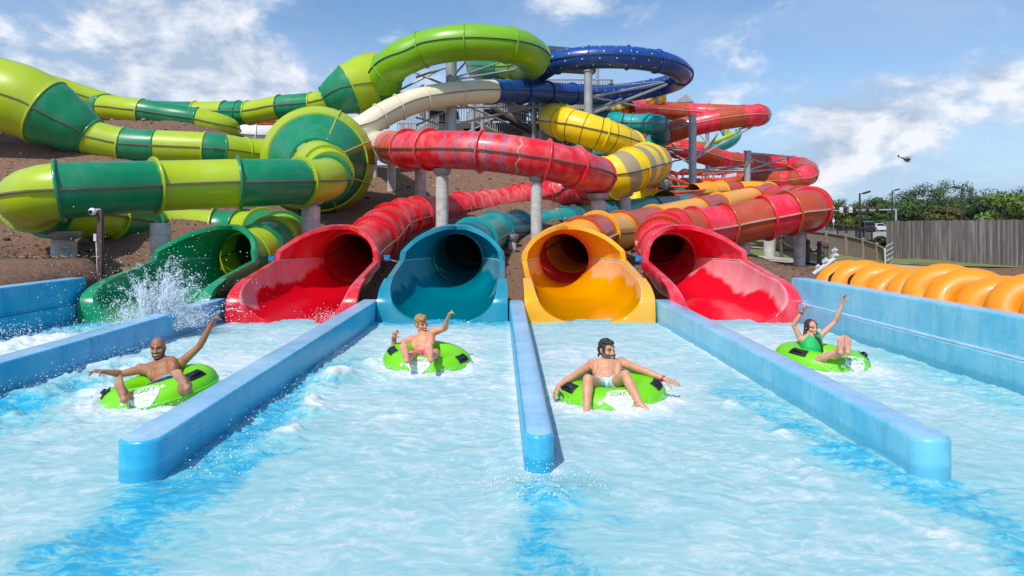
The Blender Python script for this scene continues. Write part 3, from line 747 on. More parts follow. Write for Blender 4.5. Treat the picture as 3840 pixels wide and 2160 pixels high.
half_pipe(root, open_pts, .8, 'teal', 'trough')
half_pipe(root, [p + Vector((0, 0, .45)) for p in open_pts[:5]], .62, 'lime', 'liner')
# ------------------------------------------------------------------ pool walls
def pool_wall(name, label, x0, x1, y0, y1, zf, zb, mat, top='pooltop', round_end=True, sh=0, gw=0):
    """run-out wall with a rounded nose, top height zf at the nose and zb at the slides"""
    cx = (x0 + x1) / 2; wd = (x1 - x0) / 2
    root = thing(name, label, 'pool wall', (cx, (y0 + y1) / 2, 0), 0, 'blue walls of the run-out pool')
    out = []
    n = 8
    if round_end:
        r = min(.145, wd)
        for k in range(n + 1):
            a = math.pi * 1.5 - (math.pi / 2) * k / n
            out.append((x0 + r + r * math.cos(a) , y0 + r + r * math.sin(a)))
        out = out[::1]
        pl = [(x0 + r + r * math.cos(math.pi + math.pi / 2 * k / n), y0 + r + r * math.sin(math.pi + math.pi / 2 * k / n)) for k in range(n + 1)]
        pr = [(x1 - r + r * math.cos(1.5 * math.pi + math.pi / 2 * k / n), y0 + r + r * math.sin(1.5 * math.pi + math.pi / 2 * k / n)) for k in range(n + 1)]
        out = pl + pr
    else: out = [(x0, y0), (x1, y0)]
    m = 30
    rs = [(x1, y0 + .3 + (y1 - y0 - .3) * k / m) for k in range(m + 1)]
    ls = [(x0, y0 + .3 + (y1 - y0 - .3) * k / m) for k in range(m + 1)][::-1]
    out = out + rs + ls
    zt = lambda y: zf + (zb - zf) * (y - y0) / (y1 - y0)
    out0 = out
    def sk(x, y):
        u = max(0, y - y0) / (y1 - y0); return x + sh * u + (gw * u if x > cx else -gw * u)
    mb = MB()
    def inset(d): return [(cx + (x - cx) * (1 - d / wd), y0 + (y - y0) * (1 - d / (y1 - y0)) + (d if y < y0 + .4 else 0)) for x, y in out]
    rows = [[Vector((sk(x, y), y, -.6)) for x, y in out], [Vector((sk(x, y), y, zt(y) - .03)) for x, y in out]]
    for d_, dz in ((.006, -.012), (.02, -.002)): rows.append([Vector((sk(x, y), y, zt(y) + dz)) for x, y in inset(d_)])
    mb.rings(rows); body = mb.build('wall_body', mat, root, angle=70)
    tb = MB(); tb.rings([[Vector((sk(x, y), y, zt(y) - .002)) for x, y in inset(.02)], [Vector((sk(x, y), y, zt(y) + .002)) for x, y in inset(.03)]], True, (False, True))
    tb.build('wall_cap', top, root)
    return root
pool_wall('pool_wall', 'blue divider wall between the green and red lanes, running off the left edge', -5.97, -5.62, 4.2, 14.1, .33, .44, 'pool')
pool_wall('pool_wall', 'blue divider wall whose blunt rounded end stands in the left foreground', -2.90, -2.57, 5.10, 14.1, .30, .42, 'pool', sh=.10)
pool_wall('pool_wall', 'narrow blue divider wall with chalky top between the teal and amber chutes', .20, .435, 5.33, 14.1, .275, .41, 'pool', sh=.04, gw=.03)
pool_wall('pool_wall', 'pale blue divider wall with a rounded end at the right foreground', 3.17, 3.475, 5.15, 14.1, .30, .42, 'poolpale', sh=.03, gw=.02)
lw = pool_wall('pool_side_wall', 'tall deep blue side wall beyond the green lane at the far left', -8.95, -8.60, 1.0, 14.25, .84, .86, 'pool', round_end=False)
rw = pool_wall('pool_side_wall', 'tall pale blue side wall with white lines beneath the orange tubes', 6.10, 6.40, 1.0, 14.25, .84, .86, 'poolpale', round_end=False)
for root, x, s in ((rw, 6.10, -1), (lw, -8.60, 1)):
    mb = MB(); mb.box((x + s * .012, 7.6, .37), .03, 13.2, .028); mb.build('caulk_line', 'poolseam' if s < 0 else 'pool', root)
    mb = MB(); mb.box((x + s * .045, 7.6, .15), .09, 13.2, .40); o = mb.build('lower_ledge', 'poolpale' if s < 0 else 'pool', root); bevel(o, .02)
for x, dd in ((-2.53, .02), (3.18, -.02), (-5.62, .02)):
    pass
# blunt end walls closing the pool under the chutes
for a, b in ((-8.6, -5.97), (-5.62, -2.9), (-2.53, .2), (.5, 3.18), (3.5, 6.1)):
    pass

# ------------------------------------------------------------------ water
def perlin(x, y, seed):
    rng = np.random.default_rng(seed); tb = rng.random((256, 256)) * 2 * np.pi
    xi = np.floor(x).astype(int); yi = np.floor(y).astype(int); xf = x - xi; yf = y - yi
    def g(ix, iy, fx, fy):
        a = tb[ix & 255, iy & 255]; return np.cos(a) * fx + np.sin(a) * fy
    u = xf ** 3 * (xf * (xf * 6 - 15) + 10); v = yf ** 3 * (yf * (yf * 6 - 15) + 10)
    a = g(xi, yi, xf, yf); b = g(xi + 1, yi, xf - 1, yf); c = g(xi, yi + 1, xf, yf - 1); d_ = g(xi + 1, yi + 1, xf - 1, yf - 1)
    return (a + u * (b - a)) * (1 - v) + (c + u * (d_ - c)) * v
def fbm(x, y, o, seed, gain=.55):
    s_ = 0; am = 1
    for k in range(o):
        s_ = s_ + am * perlin(x * 2 ** k, y * 2 ** k, seed + k); am *= gain
    return s_
RINGS = []   # swim rings on the water, filled in below: (x, y, radius)
RING_AT = {'bald': PP(404, 1000, 7.75), 'teen': PP(1077, 915, 9.55), 'beard': PP(1536, 1000, 7.75), 'woman': PP(2067, 905, 9.6)}
for k in RING_AT: RINGS.append((RING_AT[k].x, RING_AT[k].y))
ys = np.concatenate([np.arange(1.5, 3.2, .06), np.arange(3.2, 9.0, .022), np.arange(9.0, 14.15, .035), [14.18]])
xs = np.arange(-8.62, 6.13, .028)
X, Y = np.meshgrid(xs, ys)
def smooth(a, b, v):
    u = np.clip((v - a) / (b - a), 0, 1); return u * u * (3 - 2 * u)
wx = X + .42 * fbm(X * .9, Y * .7, 5, 11, .6); wy = Y + .42 * fbm(X * .9 + 9, Y * .7, 5, 21, .6)
foam = np.full_like(X, .62)
# clear streaks: along the divider faces and trailing off their ends
def band(xc, wl, wr, y_hi, fade, amt):
    global foam
    dx = wx - xc
    k = np.where(dx < 0, np.exp(-(dx / wl) ** 2), np.exp(-(dx / wr) ** 2)) * (1 - smooth(y_hi, y_hi + fade, Y))
    foam = foam - amt * k
band(-2.38 + .02 * (Y - 5), .36, .42, 8.0, 3.5, .55)       # right of the left divider
band(.33, .22, .38, 4.9, .7, .44)                           # wake of the narrow divider
band(2.94 + .13 * (5.2 - Y).clip(0, 9), .36, .42, 7.2, 3.0, .45)                            # left of the right divider
band(-5.3, .3, .55, 8.0, 3.0, .55)
band(-8.0, .9, .9, 9.5, 2.0, .25)
band(5.8, .4, .5, 9, 4, .30)
foam -= .38 * smooth(12.6, 13.9, Y) * (X > -2.6) * (X < .3)
foam -= .22 * smooth(13.1, 13.95, Y)
foam -= .40 * smooth(10.5, 11.6, Y) * (X < -5.9) * smooth(-7.0, -8.2, X)
foam += .22 * smooth(9.2, 10.4, Y) * (1 - smooth(11.5, 12.6, Y)) * (X < -5.9) * smooth(-8.4, -7.4, X)
for (rx, ry) in RINGS:
    r = np.hypot(X - rx, Y - ry); foam += .34 * np.exp(-((r - .66) / .22) ** 2) * (.75 + .5 * perlin(X * 2.5, Y * 2.5, 97)); foam += .12 * np.exp(-((X - rx) / .7) ** 2) * smooth(ry, ry + .6, Y) * (1 - smooth(ry + 2.2, ry + 3.6, Y))
for wx_ in (-5.97, -5.62, -2.90, -2.50, .2, .45, 3.17, 3.49):
    foam += .16 * np.exp(-((X - wx_) / .07) ** 2) * (Y > 5.1) * (1 + .8 * perlin(X * 3, Y * 2.5, 91))
chop = fbm(wx * 1.1, wy * 2.0, 5, 31); fine = fbm(wx * 4.5, wy * 8, 4, 41, .6)
ridg = 1 - np.abs(fbm(wx * 1.7 + 3, wy * 3.0, 4, 51)) * 1.8
turb = (.5 + .5 * smooth(-.3, .6, perlin(X * .35, Y * .3, 61))) * (1 + 1.1 * smooth(.55, .25, foam))
near = .55 + .45 * smooth(4.5, 8.0, Y)
Z = (.030 * chop * turb + .012 * fine * turb + .020 * ridg.clip(0, 1) ** 3 * turb) * near - .02
# lively water: wall-side ridges, the green lane's bow wave, wash round the riders
cr = np.exp(-((X + 2.02 - .12 * np.sin(Y * 2.1)) / .16) ** 2) * smooth(4.0, 6.0, Y) * (1 - smooth(8.5, 10.5, Y)) * (.35 + 1.2 * chop).clip(0, 2)
Z += .075 * cr; foam += .5 * cr
cr = np.exp(-((X - 2.55 - .12 * (5.2 - Y).clip(0, 9) + .1 * np.sin(Y * 2.6)) / .14) ** 2) * (1 - smooth(7.5, 9.0, Y)) * (.2 + 1.2 * fbm(wx * 1.6, wy * 2.4, 4, 77)).clip(0, 2)
Z += .035 * cr; foam += .45 * cr
Z += .15 * np.exp(-((X + 5.0) / .6) ** 2) * smooth(6, 8, Y) * (1 - smooth(9.5, 11.5, Y)) * (.45 + chop)
Z += (.14 + .12 * chop + .05 * fine) * np.exp(-((Y - 11.0 - .15 * (X + 7)) / .55) ** 2) * (X < -5.95) * smooth(-8.6, -7.6, X)
Z += .07 * np.exp(-(((X - .35) / .28) ** 2 + ((Y - 4.95) / .22) ** 2)) * (1 + chop)
for (rx, ry) in RINGS:
    r = np.hypot(X - rx, Y - ry); Z += .055 * np.exp(-((r - .70) / .16) ** 2) * (.35 + .9 * chop.clip(-.3, 1)) + .02 * np.exp(-((r - .7) / .2) ** 2) * fine
    Z -= .05 * np.exp(-(r / .45) ** 4)
foam += .10 * smooth(5.5, 8.0, Y) * (1 - smooth(12.0, 13.4, Y)) * (.6 + perlin(X * .9, Y * .8, 95))
foam += .30 * smooth(.03, .09, Z) + .10 * fine * smooth(.35, .6, foam)
V = np.stack([X, Y, Z], -1).reshape(-1, 3); nx_, ny_ = X.shape[1], X.shape[0]
idx = np.arange(nx_ * ny_).reshape(ny_, nx_)
Q = np.stack([idx[:-1, :-1], idx[:-1, 1:], idx[1:, 1:], idx[1:, :-1]], -1).reshape(-1, 4)
me = bpy.data.meshes.new('pool_water')
me.vertices.add(len(V)); me.vertices.foreach_set('co', V.astype(np.float32).ravel())
me.loops.add(Q.size); me.loops.foreach_set('vertex_index', Q.astype(np.int32).ravel())
me.polygons.add(len(Q)); me.polygons.foreach_set('loop_start', np.arange(0, Q.size, 4, dtype=np.int32))
me.polygons.foreach_set('use_smooth', np.ones(len(Q), dtype=bool)); me.update(calc_edges=True)
at = me.attributes.new('foam', 'FLOAT', 'POINT'); at.data.foreach_set('value', foam.astype(np.float32).ravel())
def mk_water():
    m = bpy.data.materials.new('churned pool water'); t = NT(m)
    a = t.n('ShaderNodeAttribute', attribute_name='foam').outputs['Fac']
    p = t.pos()
    warp = t.n('ShaderNodeTexNoise'); warp.inputs['Scale'].default_value = 1.4; warp.inputs['Detail'].default_value = 3; t.l(p, warp.inputs['Vector'])
    pv = t.n('ShaderNodeVectorMath', operation='MULTIPLY_ADD'); t.l(warp.outputs['Color'], pv.inputs[0]); pv.inputs[1].default_value = (.5, .5, 0); t.l(p, pv.inputs[2])
    q = pv.outputs[0]
    n1 = t.noise(t.mapping(q, (1.3, 1.9, 1)), 1.5, 8, .62, .4)
    n2 = t.noise(t.mapping(q, (1.0, 2.6, 1)), 4.2, 8, .68, .9)
    n3 = t.noise(t.mapping(q, (1.0, 1.7, 1)), 15, 6, .7, .6)
    edge = t.ramp(a, [(.30, (1, 1, 1)), (.60, (.22, .22, .22)), (.80, (.5, .5, .5))])
    rag = t.math('ADD', t.math('MULTIPLY', t.math('SUBTRACT', n2, .5), 1.25), t.math('MULTIPLY', t.math('SUBTRACT', n3, .5), .75))
    s_ = t.math('ADD', t.math('ADD', a, t.math('MULTIPLY', t.math('SUBTRACT', n1, .5), .50)), t.math('MULTIPLY', rag, edge))
    n4 = t.noise(t.mapping(q, (1.0, 1.9, 1)), 2.6, 6, .6, 1.2)
    strand = t.math('POWER', t.math('SUBTRACT', 1.0, t.math('ABSOLUTE', t.math('MULTIPLY', t.math('SUBTRACT', n4, .5), 5.0))), 5.0)
    strand = t.math('MAXIMUM', strand, 0.0)
    n5 = t.noise(t.mapping(q, (.5, .5, 1)), 1.1, 3)
    s_ = t.math('ADD', s_, t.math('MULTIPLY', t.math('MULTIPLY', strand, n5), .38))
    c = t.ramp(s_, [(.0, lin(36, 158, 196)), (.16, lin(60, 170, 202)), (.30, lin(98, 184, 202)), (.46, lin(138, 193, 200)), (.64, lin(157, 198, 201)), (.80, lin(184, 207, 209)), (.98, lin(216, 222, 223))])
    r = t.ramp(s_, [(.15, (.07,) * 3), (.45, (.34,) * 3), (.8, (.62,) * 3)])
    h = t.math('ADD', t.math('MULTIPLY', n2, .6), t.math('MULTIPLY', n3, .35))
    t.bsdf(Base_Color=c, Roughness=r, IOR=1.33, Normal=t.bump(h, .17, .04), Specular_IOR_Level=.5)
    return m
M['water'] = mk_water(); me.materials.append(M['water'])
o = bpy.data.objects.new('pool_water', me); COL.objects.link(o); o['kind'] = 'structure'
grid_sheet('pool_floor', [-8.6, 6.1], [1.0, 14.2], lambda x, y: -.55, 'pool')
M['foam'] = plain('white foam', lin(238, 244, 248), .55, 0, .06, 8)
def mk_spray():
    m = bpy.data.materials.new('water drops'); t = NT(m)
    t.bsdf(Base_Color=lin(232, 242, 248), Roughness=.2, Specular_IOR_Level=.6); return m
M['spray'] = mk_spray()
ICO = None
def drops(name, pts, label, cat='splash'):
    """a burst of separate drops as one mass of spray"""
    bm = bmesh.new(); bmesh.ops.create_icosphere(bm, subdivisions=1, radius=1); iv = np.array([v.co[:] for v in bm.verts]); iff = np.array([[v.index for v in f.verts] for f in bm.faces]); bm.free()
    allv, allf = [], []
    for i, (p, r, st) in enumerate(pts):
        v = iv * r; v = v + (iv @ np.array(st))[:, None] * np.array(st)[None, :] * r if st is not None else v
        allv.append(v + np.array(p)); allf.append(iff + i * len(iv))
    me = bpy.data.meshes.new(name); V = np.concatenate(allv); Fc = np.concatenate(allf)
    me.from_pydata(V.tolist(), [], Fc.tolist()); me.materials.append(M['spray']); me.polygons.foreach_set('use_smooth', [True] * len(me.polygons))
    o = bpy.data.objects.new(name, me); COL.objects.link(o); tag(o, label, cat, None, 'stuff'); return o
rnd = random.Random(5)
pts = []
# big splash over the wall between the green and red lanes
base = Vector((-6.0, 12.0, .15))
# jets: strings of drops on falling arcs, thick low down and breaking up higher
for jt in range(260):
    side = rnd.gauss(0, .32); v0 = rnd.uniform(1.2, 4.4) * (1.15 - .5 * abs(side)); vx = side * 1.5 + rnd.gauss(.25, .35); vy = rnd.gauss(0, .5)
    o_ = base + Vector((side * .55, rnd.gauss(0, .14), -.05)); n_ = rnd.randint(70, 190); t1 = v0 / 9.8 * rnd.uniform(.8, 1.7)
    for k in range(n_):
        u = rnd.random(); tt = t1 * u; sc_ = .004 + .035 * u * u
        q = o_ + Vector((vx * tt, vy * tt, v0 * tt - 4.9 * tt * tt)) + Vector((rnd.gauss(0, sc_), rnd.gauss(0, sc_), rnd.gauss(0, sc_)))
        d_ = Vector((vx, vy, v0 - 9.8 * tt)).normalized() * rnd.uniform(.3, 2.2)
        pts.append((q, .002 + .006 * rnd.random() ** 4, tuple(d_)))
for k in range(26000):
    side = rnd.gauss(0, .30); up = abs(rnd.gauss(0, .20)) * (1.2 - abs(side) * .4)
    p = base + Vector((side * 1.15 + up * .3, rnd.gauss(0, .16), up + .02)); pts.append((p, .0022 + .005 * rnd.random() ** 4, None))
for k in range(1200):
    p = base + Vector((rnd.gauss(-.15, .75), rnd.gauss(0, .35), abs(rnd.gauss(0, .62)) + .1)); pts.append((p, .003 + .007 * rnd.random() ** 2, None))
drops('water_splash', pts, 'tall white burst of spray in front of the green chute')
# small drops round the riders and along the walls
pts = []
for (rx, ry) in RINGS:
    for k in range(1500):
        an = rnd.uniform(0, 2 * math.pi); r = .64 + abs(rnd.gauss(0, .13)); z = abs(rnd.gauss(0, .035))
        pts.append((Vector((rx + r * math.cos(an), ry + r * math.sin(an), z + .03)), .0016 + .0045 * rnd.random() ** 3, None))
for k in range(900):
    y = rnd.uniform(5.0, 10.5); pts.append((Vector((-2.15 + rnd.gauss(0, .16), y, .06 + abs(rnd.gauss(0, .05)))), .002 + .005 * rnd.random() ** 3, None))
for k in range(700):
    pts.append((Vector((-5.3 + abs(rnd.gauss(0, .35)), rnd.uniform(7, 10), .12 + abs(rnd.gauss(0, .08)))), .002 + .005 * rnd.random() ** 3, None))
for k in range(900):
    pts.append((Vector((rnd.uniform(-8.3, -6.2), 11 + rnd.gauss(0, .3), .15 + abs(rnd.gauss(0, .10)))), .003 + .007 * rnd.random() ** 3, None))
for k in range(420):
    pts.append((Vector((rnd.gauss(.35, .22), 4.98 + rnd.gauss(0, .16), .03 + abs(rnd.gauss(0, .05)))), .002 + .005 * rnd.random() ** 3, None))
for k in range(500):
    pts.append((Vector((-3.35 + rnd.gauss(0, .22), 13.5 + rnd.gauss(0, .12), .05 + abs(rnd.gauss(0, .12)))), .003 + .006 * rnd.random() ** 3, None))
drops('water_spray', pts, 'small drops of spray scattered over the pool and round the riders')
# ------------------------------------------------------------------ concrete columns
def column(nx, d, top_z, r, label, cap=True, bracket=0.0):
    x = (nx - 1871) * d / F; zb = ground_z(x, d) - .4
    root = thing('support_column', label, 'column', (x, d, zb + .4), 0, 'concrete columns under the tubes')
    mb = MB(); n = 28; rows = []
    for k in range(13):
        z = zb + (top_z - zb) * k / 12
        rows.append([(x + r * math.cos(2 * math.pi * i / n), d + r * math.sin(2 * math.pi * i / n), z) for i in range(n)])
    mb.rings(rows, True, (True, True)); mb.build('shaft', 'concrete', root)
    if cap:
        mb = MB()
        rows = [[(x + q * math.cos(2 * math.pi * i / 20), d + q * math.sin(2 * math.pi * i / 20), z) for i in range(20)] for q, z in ((r * .8, top_z + .003), (r * .8, top_z + .05), (r * 1.15, top_z + .09), (r * 1.35, top_z + .16), (r * 1.45, top_z + .26), (r * 1.45, top_z + .30))]
        mb.rings(rows, True, (True, True)); mb.build('steel_saddle', 'steel', root)
    return root
def zc(ny, d): return EYE + (853 - ny) * d / F
column(1166, 21.8, zc(776, 21.8), .29, 'concrete column under the funnel neck, between the green and red tubes')
column(602, 18.9, zc(836, 18.9), .265, 'squat stained concrete column behind the green chute', False)
column(240, 20.2, zc(905, 20.2), .34, 'short low concrete column under the bend at the far left')
column(1658, 25.4, zc(664, 25.4), .235, 'pale tall concrete column between the red and teal chutes')
column(2012, 24.4, zc(688, 24.4), .205, 'tall slim concrete column rising behind the gap between teal and amber chutes')
column(2244, 26.4, zc(756, 26.4), .29, 'wide concrete column under the right hand bend of the red tube')
column(1577, 29.0, zc(640, 29.0), .24, 'concrete column further up the bank behind the red tube')
column(1468, 33.0, zc(606, 33.0), .20, 'thin concrete column on the mulch bank beside the funnel')
column(2340, 33.6, zc(742, 33.6), .33, 'short concrete column carrying the banded yellow tube')
column(2998, 24.6, zc(880, 24.6), .20, 'ringed concrete column beneath the far right bend of the coral tube')
column(2788, 23.9, zc(900, 23.9), .22, 'shaded concrete column behind the coral chute')
column(2886, 29.5, zc(880, 29.5), .24, 'squat concrete column on the grass edge behind the coral tube', False)
column(1402, 37, zc(570, 37), .18, 'distant thin column beneath the cream tube')
column(1920, 24.0, zc(905, 26.2), .16, 'small low column under the turquoise tube')

# ------------------------------------------------------------------ steel masts with bracing arms
def mast(nx, d, ny_top, r, label, arms, mat='steel'):
    x = (nx - 1871) * d / F; zb = ground_z(x, d) - .3; zt = zc(ny_top, d)
    root = thing('steel_mast', label, 'mast', (x, d, zb + .3), 0, 'steel masts holding up the tube loops')
    mb = MB(); mb.tube((x, d, zb), (x, d, zt), r, r, 20)
    mb.build('pole', mat, root)
    fb = MB(); fb.tube((x, d, zt - .03), (x, d, zt + .05), r * 1.25, r * 1.25, 16); fb.build('flange', mat, root)
    if zt > zb + 6:
        fb = MB(); fb.tube((x, d, zb + 4.0), (x, d, zb + 4.1), r * 1.35, r * 1.35, 16); fb.build('flange', mat, root)
    for a, b, q in arms:
        ab = MB(); ab.tube(a, b, q, q, 8); ab.build('brace', mat, root)
    return root
mx = lambda nx, ny, d=40.5: W(nx, ny, d)
mast(1692, 40.5, 222, .33, 'thick grey mast under the lime ring, left of the stair tower', [
    (mx(1680, 250), W(1560, 290, 40), .07), (mx(1692, 300), W(1960, 258, 44), .08), (mx(1692, 296), W(1900, 225, 44.5), .06), (W(1540, 265, 40.5), mx(1660, 315), .07), (mx(1692, 310), W(1480, 355, 40.5), .07), (W(1470, 352, 40.6), mx(1692, 240), .06),
    (mx(1700, 285), W(1745, 235, 39), .06), (mx(1692, 405), W(2070, 395, 46), .07), (mx(1692, 470), W(2020, 395, 45), .07), (W(1720, 385, 41), mx(1900, 460, 44), .06), (mx(1692, 480), W(1560, 440, 41), .06), (W(1560, 470, 41), mx(1692, 410), .06)])
mast(2206, 42.6, 268, .26, 'pale mast under the navy loop', [
    (mx(2206, 365, 42.6), W(2490, 310, 48), .08), (mx(2206, 430, 42.6), W(2500, 318, 48), .09), (mx(2206, 360, 42.6), W(2400, 400, 47), .07), (mx(2206, 330, 42.6), W(2480, 308, 48.4), .07), (mx(2206, 240, 42.6), W(2206, 262, 42.6), .12), (mx(2206, 420, 42.6), W(2330, 370, 48), .06)])
mast(2597, 50.0, 434, .28, 'grey mast between the two coral loops', [
    (mx(2597, 470, 50), W(2500, 460, 55), .07), (mx(2597, 565, 50), W(2480, 560, 53), .08), (mx(2597, 620, 50), W(2500, 560, 53), .08), (mx(2597, 610, 50), W(2690, 500, 51), .09), (mx(2597, 600, 50), W(2830, 470, 52), .07), (mx(2597, 640, 50), W(2800, 620, 56), .07), (mx(2597, 635, 50), W(2790, 645, 55), .07),
    (W(2690, 500, 51), W(2660, 560, 51), .07), (W(2770, 485, 52), W(2830, 470, 52), .06), (mx(2597, 590, 50), W(2500, 610, 54), .06), (mx(2597, 660, 50), W(2720, 650, 55), .06)])
mast(2803, 53.5, 568, .24, 'short grey mast with a cross braced arm at the right hand coral loop', [
    (mx(2803, 574, 53.5), W(2975, 588, 57), .09), (mx(2803, 590, 53.5), W(2935, 640, 57), .08), (mx(2803, 640, 53.5), W(2955, 590, 57), .08), (mx(2803, 645, 53.5), W(2940, 632, 57), .08), (W(2955, 588, 57), W(2955, 602, 58), .10), (mx(2803, 635, 53.5), W(2650, 630, 54), .07), (mx(2803, 640, 53.5), W(2640, 642, 54), .07)])
mast(2652, 57.5, 500, .16, 'far thin mast carrying the open flume', [(W(2652, 560, 57.5), W(2700, 545, 66), .06), (W(2652, 540, 57.5), W(2620, 500, 60), .06)])
mast(1774, 46.0, 380, .14, 'slim post in front of the stair tower', [], 'steel')
mast(2004, 47.0, 380, .17, 'left of the twin posts right of the stair tower', [(W(2004, 430, 47), W(2120, 400, 50), .06)])
mast(2030, 48.5, 384, .17, 'right of the twin posts right of the stair tower', [])

# ------------------------------------------------------------------ stair tower
TX, TY = .6, 53.0
root = thing('stair_tower', 'tall dark stair tower with grey picket railings behind the navy and cream tubes', 'stair tower', (TX, TY, 5.4))
LV = [7.2, 9.4, 11.8]
for (x, y) in ((-5.2, 50), (-1.2, 50), (3.4, 50), (7.6, 50), (-5.2, 57), (7.6, 57), (3.4, 57)):
    mb = MB(); mb.tube((x, y, 4.6), (x, y, 12.0 if x < 7 else 11.6), .16, .16, 8); mb.build('tower_post', 'steel', root)
for x0, x1, y0, y1, z in ((-5.4, 7.8, 50, 57, 7.3), (-5.2, 4.2, 51, 57, 9.6), (-1.4, 8.4, 50.5, 57, 11.6), (-7.4, -3.4, 50, 56, 8.3), (-6.2, -3.2, 50.4, 56, 10.8), (-2.8, 1.6, 49.5, 55, 8.75), (-1.0, 2.2, 50.2, 56, 10.7), (3.0, 6.6, 50.2, 56, 8.9), (-5.6, -2.6, 50.5, 55.5, 9.1), (-6.6, -3.6, 50, 55, 7.4)):
    mb = MB(); mb.box(((x0 + x1) / 2, (y0 + y1) / 2, z), x1 - x0, y1 - y0, .16)
    for k in range(int((x1 - x0) / .8)): mb.box((x0 + .4 + k * .8, (y0 + y1) / 2, z - .2), .09, y1 - y0 - .2, .22)
    mb.box(((x0 + x1) / 2, y0 - .05, z - .12), x1 - x0, .1, .42)
    mb.build('platform', 'deckdark', root, smooth=False)
def rail_run(root, a, b, h=1.1, n=None):
    a, b = Vector(a), Vector(b); L = (b - a).length; n = n or max(4, int(L / .19)); up = Vector((0, 0, h))
    pb = MB()
    for k in range(n + 1):
        p = a.lerp(b, k / n); pb.tube(p + Vector((0, 0, .08)), p + up, .042, .042, 5)
    pb.path([a + up, b + up], .06, 6); pb.path([a + Vector((0, 0, .1)), b + Vector((0, 0, .1))], .05, 6)
    pb.build('picket_railing', 'picket', root, smooth=False)
for a, b in (((-5.4, 49.9, 7.4), (-1.6, 49.9, 7.4)), ((3.2, 49.9, 7.4), (7.8, 49.9, 7.4)), ((-1.2, 50.4, 11.7), (-.2, 50.4, 11.7)), ((.8, 50.4, 11.7), (8.4, 50.4, 11.7)), ((-5.2, 50.9, 9.7), (-2.2, 50.9, 9.7)), ((1.2, 50.9, 9.7), (4.2, 50.9, 9.7)), ((8.4, 50.5, 11.7), (8.4, 57, 11.7)), ((-7.4, 49.9, 8.4), (-5.4, 49.9, 8.4)), ((-6.2, 50.2, 10.9), (-3.4, 50.2, 10.9)), ((3.4, 50.4, 10.0), (7.6, 50.4, 10.0))):
    rail_run(root, a, b)
def stair(root, a, b, wd):
    a, b = Vector(a), Vector(b); n = int(abs(b.z - a.z) / .19)
    sb = MB()
    for k in range(n):
        p = a.lerp(b, (k + .5) / n); sb.box(p, .34, wd, .05)
    for s_ in (-1, 1):
        o_ = Vector((0, s_ * wd / 2, -.12)); d_ = b - a
        q = [a + o_, b + o_]; sb.path(q, .13, 6)
    sb.build('stair_flight', 'deckdark', root, smooth=False)
    rail_run(root, a + Vector((0, -wd / 2, 0)), b + Vector((0, -wd / 2, 0)), 1.05)
stair(root, (-2.0, 50.8, 9.7), (2.8, 50.8, 7.4), 1.5); stair(root, (-2.4, 53.4, 9.7), (-.2, 53.4, 11.7), 1.5); stair(root, (3.0, 53.0, 7.4), (7.4, 53.0, 9.2), 1.5)
stair(root, (-.6, 49.2, 10.6), (2.6, 49.2, 8.8), 1.4); stair(root, (2.2, 51.6, 8.7), (5.4, 51.6, 7.2), 1.4); stair(root, (-6.4, 50.2, 7.4), (-4.4, 50.2, 9.0), 1.4)
stair(root, (-6.8, 51.5, 5.4), (-3.6, 51.5, 8.3), 1.4); stair(root, (-5.8, 53.0, 8.4), (-3.8, 53.0, 10.8), 1.4)
for a, b in (((-5.2, 50, 5.4), (-1.2, 50, 7.3)), ((3.4, 50, 5.4), (7.6, 50, 7.3)), ((-1.2, 50, 9.5), (3.4, 50, 11.5)), ((3.4, 50, 9.5), (-1.2, 50, 11.5)), ((3.4, 50, 9.6), (7.6, 50, 7.5)), ((-1.2, 50, 5.3), (3.4, 50, 7.2)), ((-5.2, 50, 7.4), (-1.2, 50, 9.4))):
    mb = MB(); mb.tube(a, b, .08, .08, 6); mb.build('cross_brace', 'steel', root)
for z, x0, x1 in ((6.4, -5.2, 7.6), (8.6, -1.2, 7.6), (10.7, -1.2, 7.6)):
    mb = MB(); mb.box(((x0 + x1) / 2, 50.0, z), x1 - x0, .16, .3); mb.build('beam', 'steel', root, smooth=False)
mb = MB()
R0, R1 = W(2030, 172, 56), W(2150, 186, 56)
mb.rings([[Vector((-1, 51, 15.35)), Vector((8.0, 51, 14.85)), Vector((8.0, 58, 14.85)), Vector((-1, 58, 15.35))], [Vector((-1, 51, 15.9)), Vector((8.2, 51, 15.05)), Vector((8.2, 58, 15.05)), Vector((-1, 58, 15.9))]], True, (True, True))
mb.build('roof', 'roof', root, smooth=False)
for (x, y) in ((-.6, 51.4), (7.4, 51.4), (7.4, 57.5)):
    mb = MB(); mb.tube((x, y, 11.7), (x, y, 15.2), .12, .12, 8); mb.build('roof_post', 'steel', root)
# grey gable roof hut far behind, right of the tower
root = thing('pavilion', 'small grey gabled hut behind the coral tubes', 'hut', tuple(W(2540, 400, 72)))
c = W(2545, 400, 72)
mb = MB(); mb.box(c + Vector((-.2, 0, -.75)), 2.2, 3, 1.9); mb.build('wall', 'picket', root, smooth=False)
mb = MB(); a = c + Vector((.3, 0, .2)); mb.rings([[a + Vector((-.9, -1.6, 0)), a + Vector((.9, -1.6, 0)), a + Vector((.08, -1.6, .78)), a + Vector((-.08, -1.6, .78))], [a + Vector((-.9, 1.6, 0)), a + Vector((.9, 1.6, 0)), a + Vector((.08, 1.6, .78)), a + Vector((-.08, 1.6, .78))]], True, (True, True)); mb.build('gable_roof', 'picket', root, smooth=False)
mb = MB(); mb.box(c + Vector((-1.9, -1, .5)), .5, .8, 2.6); mb.build('post_block', 'steel_dark', root, smooth=False)
for nx in (2480, 2530, 2590):
    pass
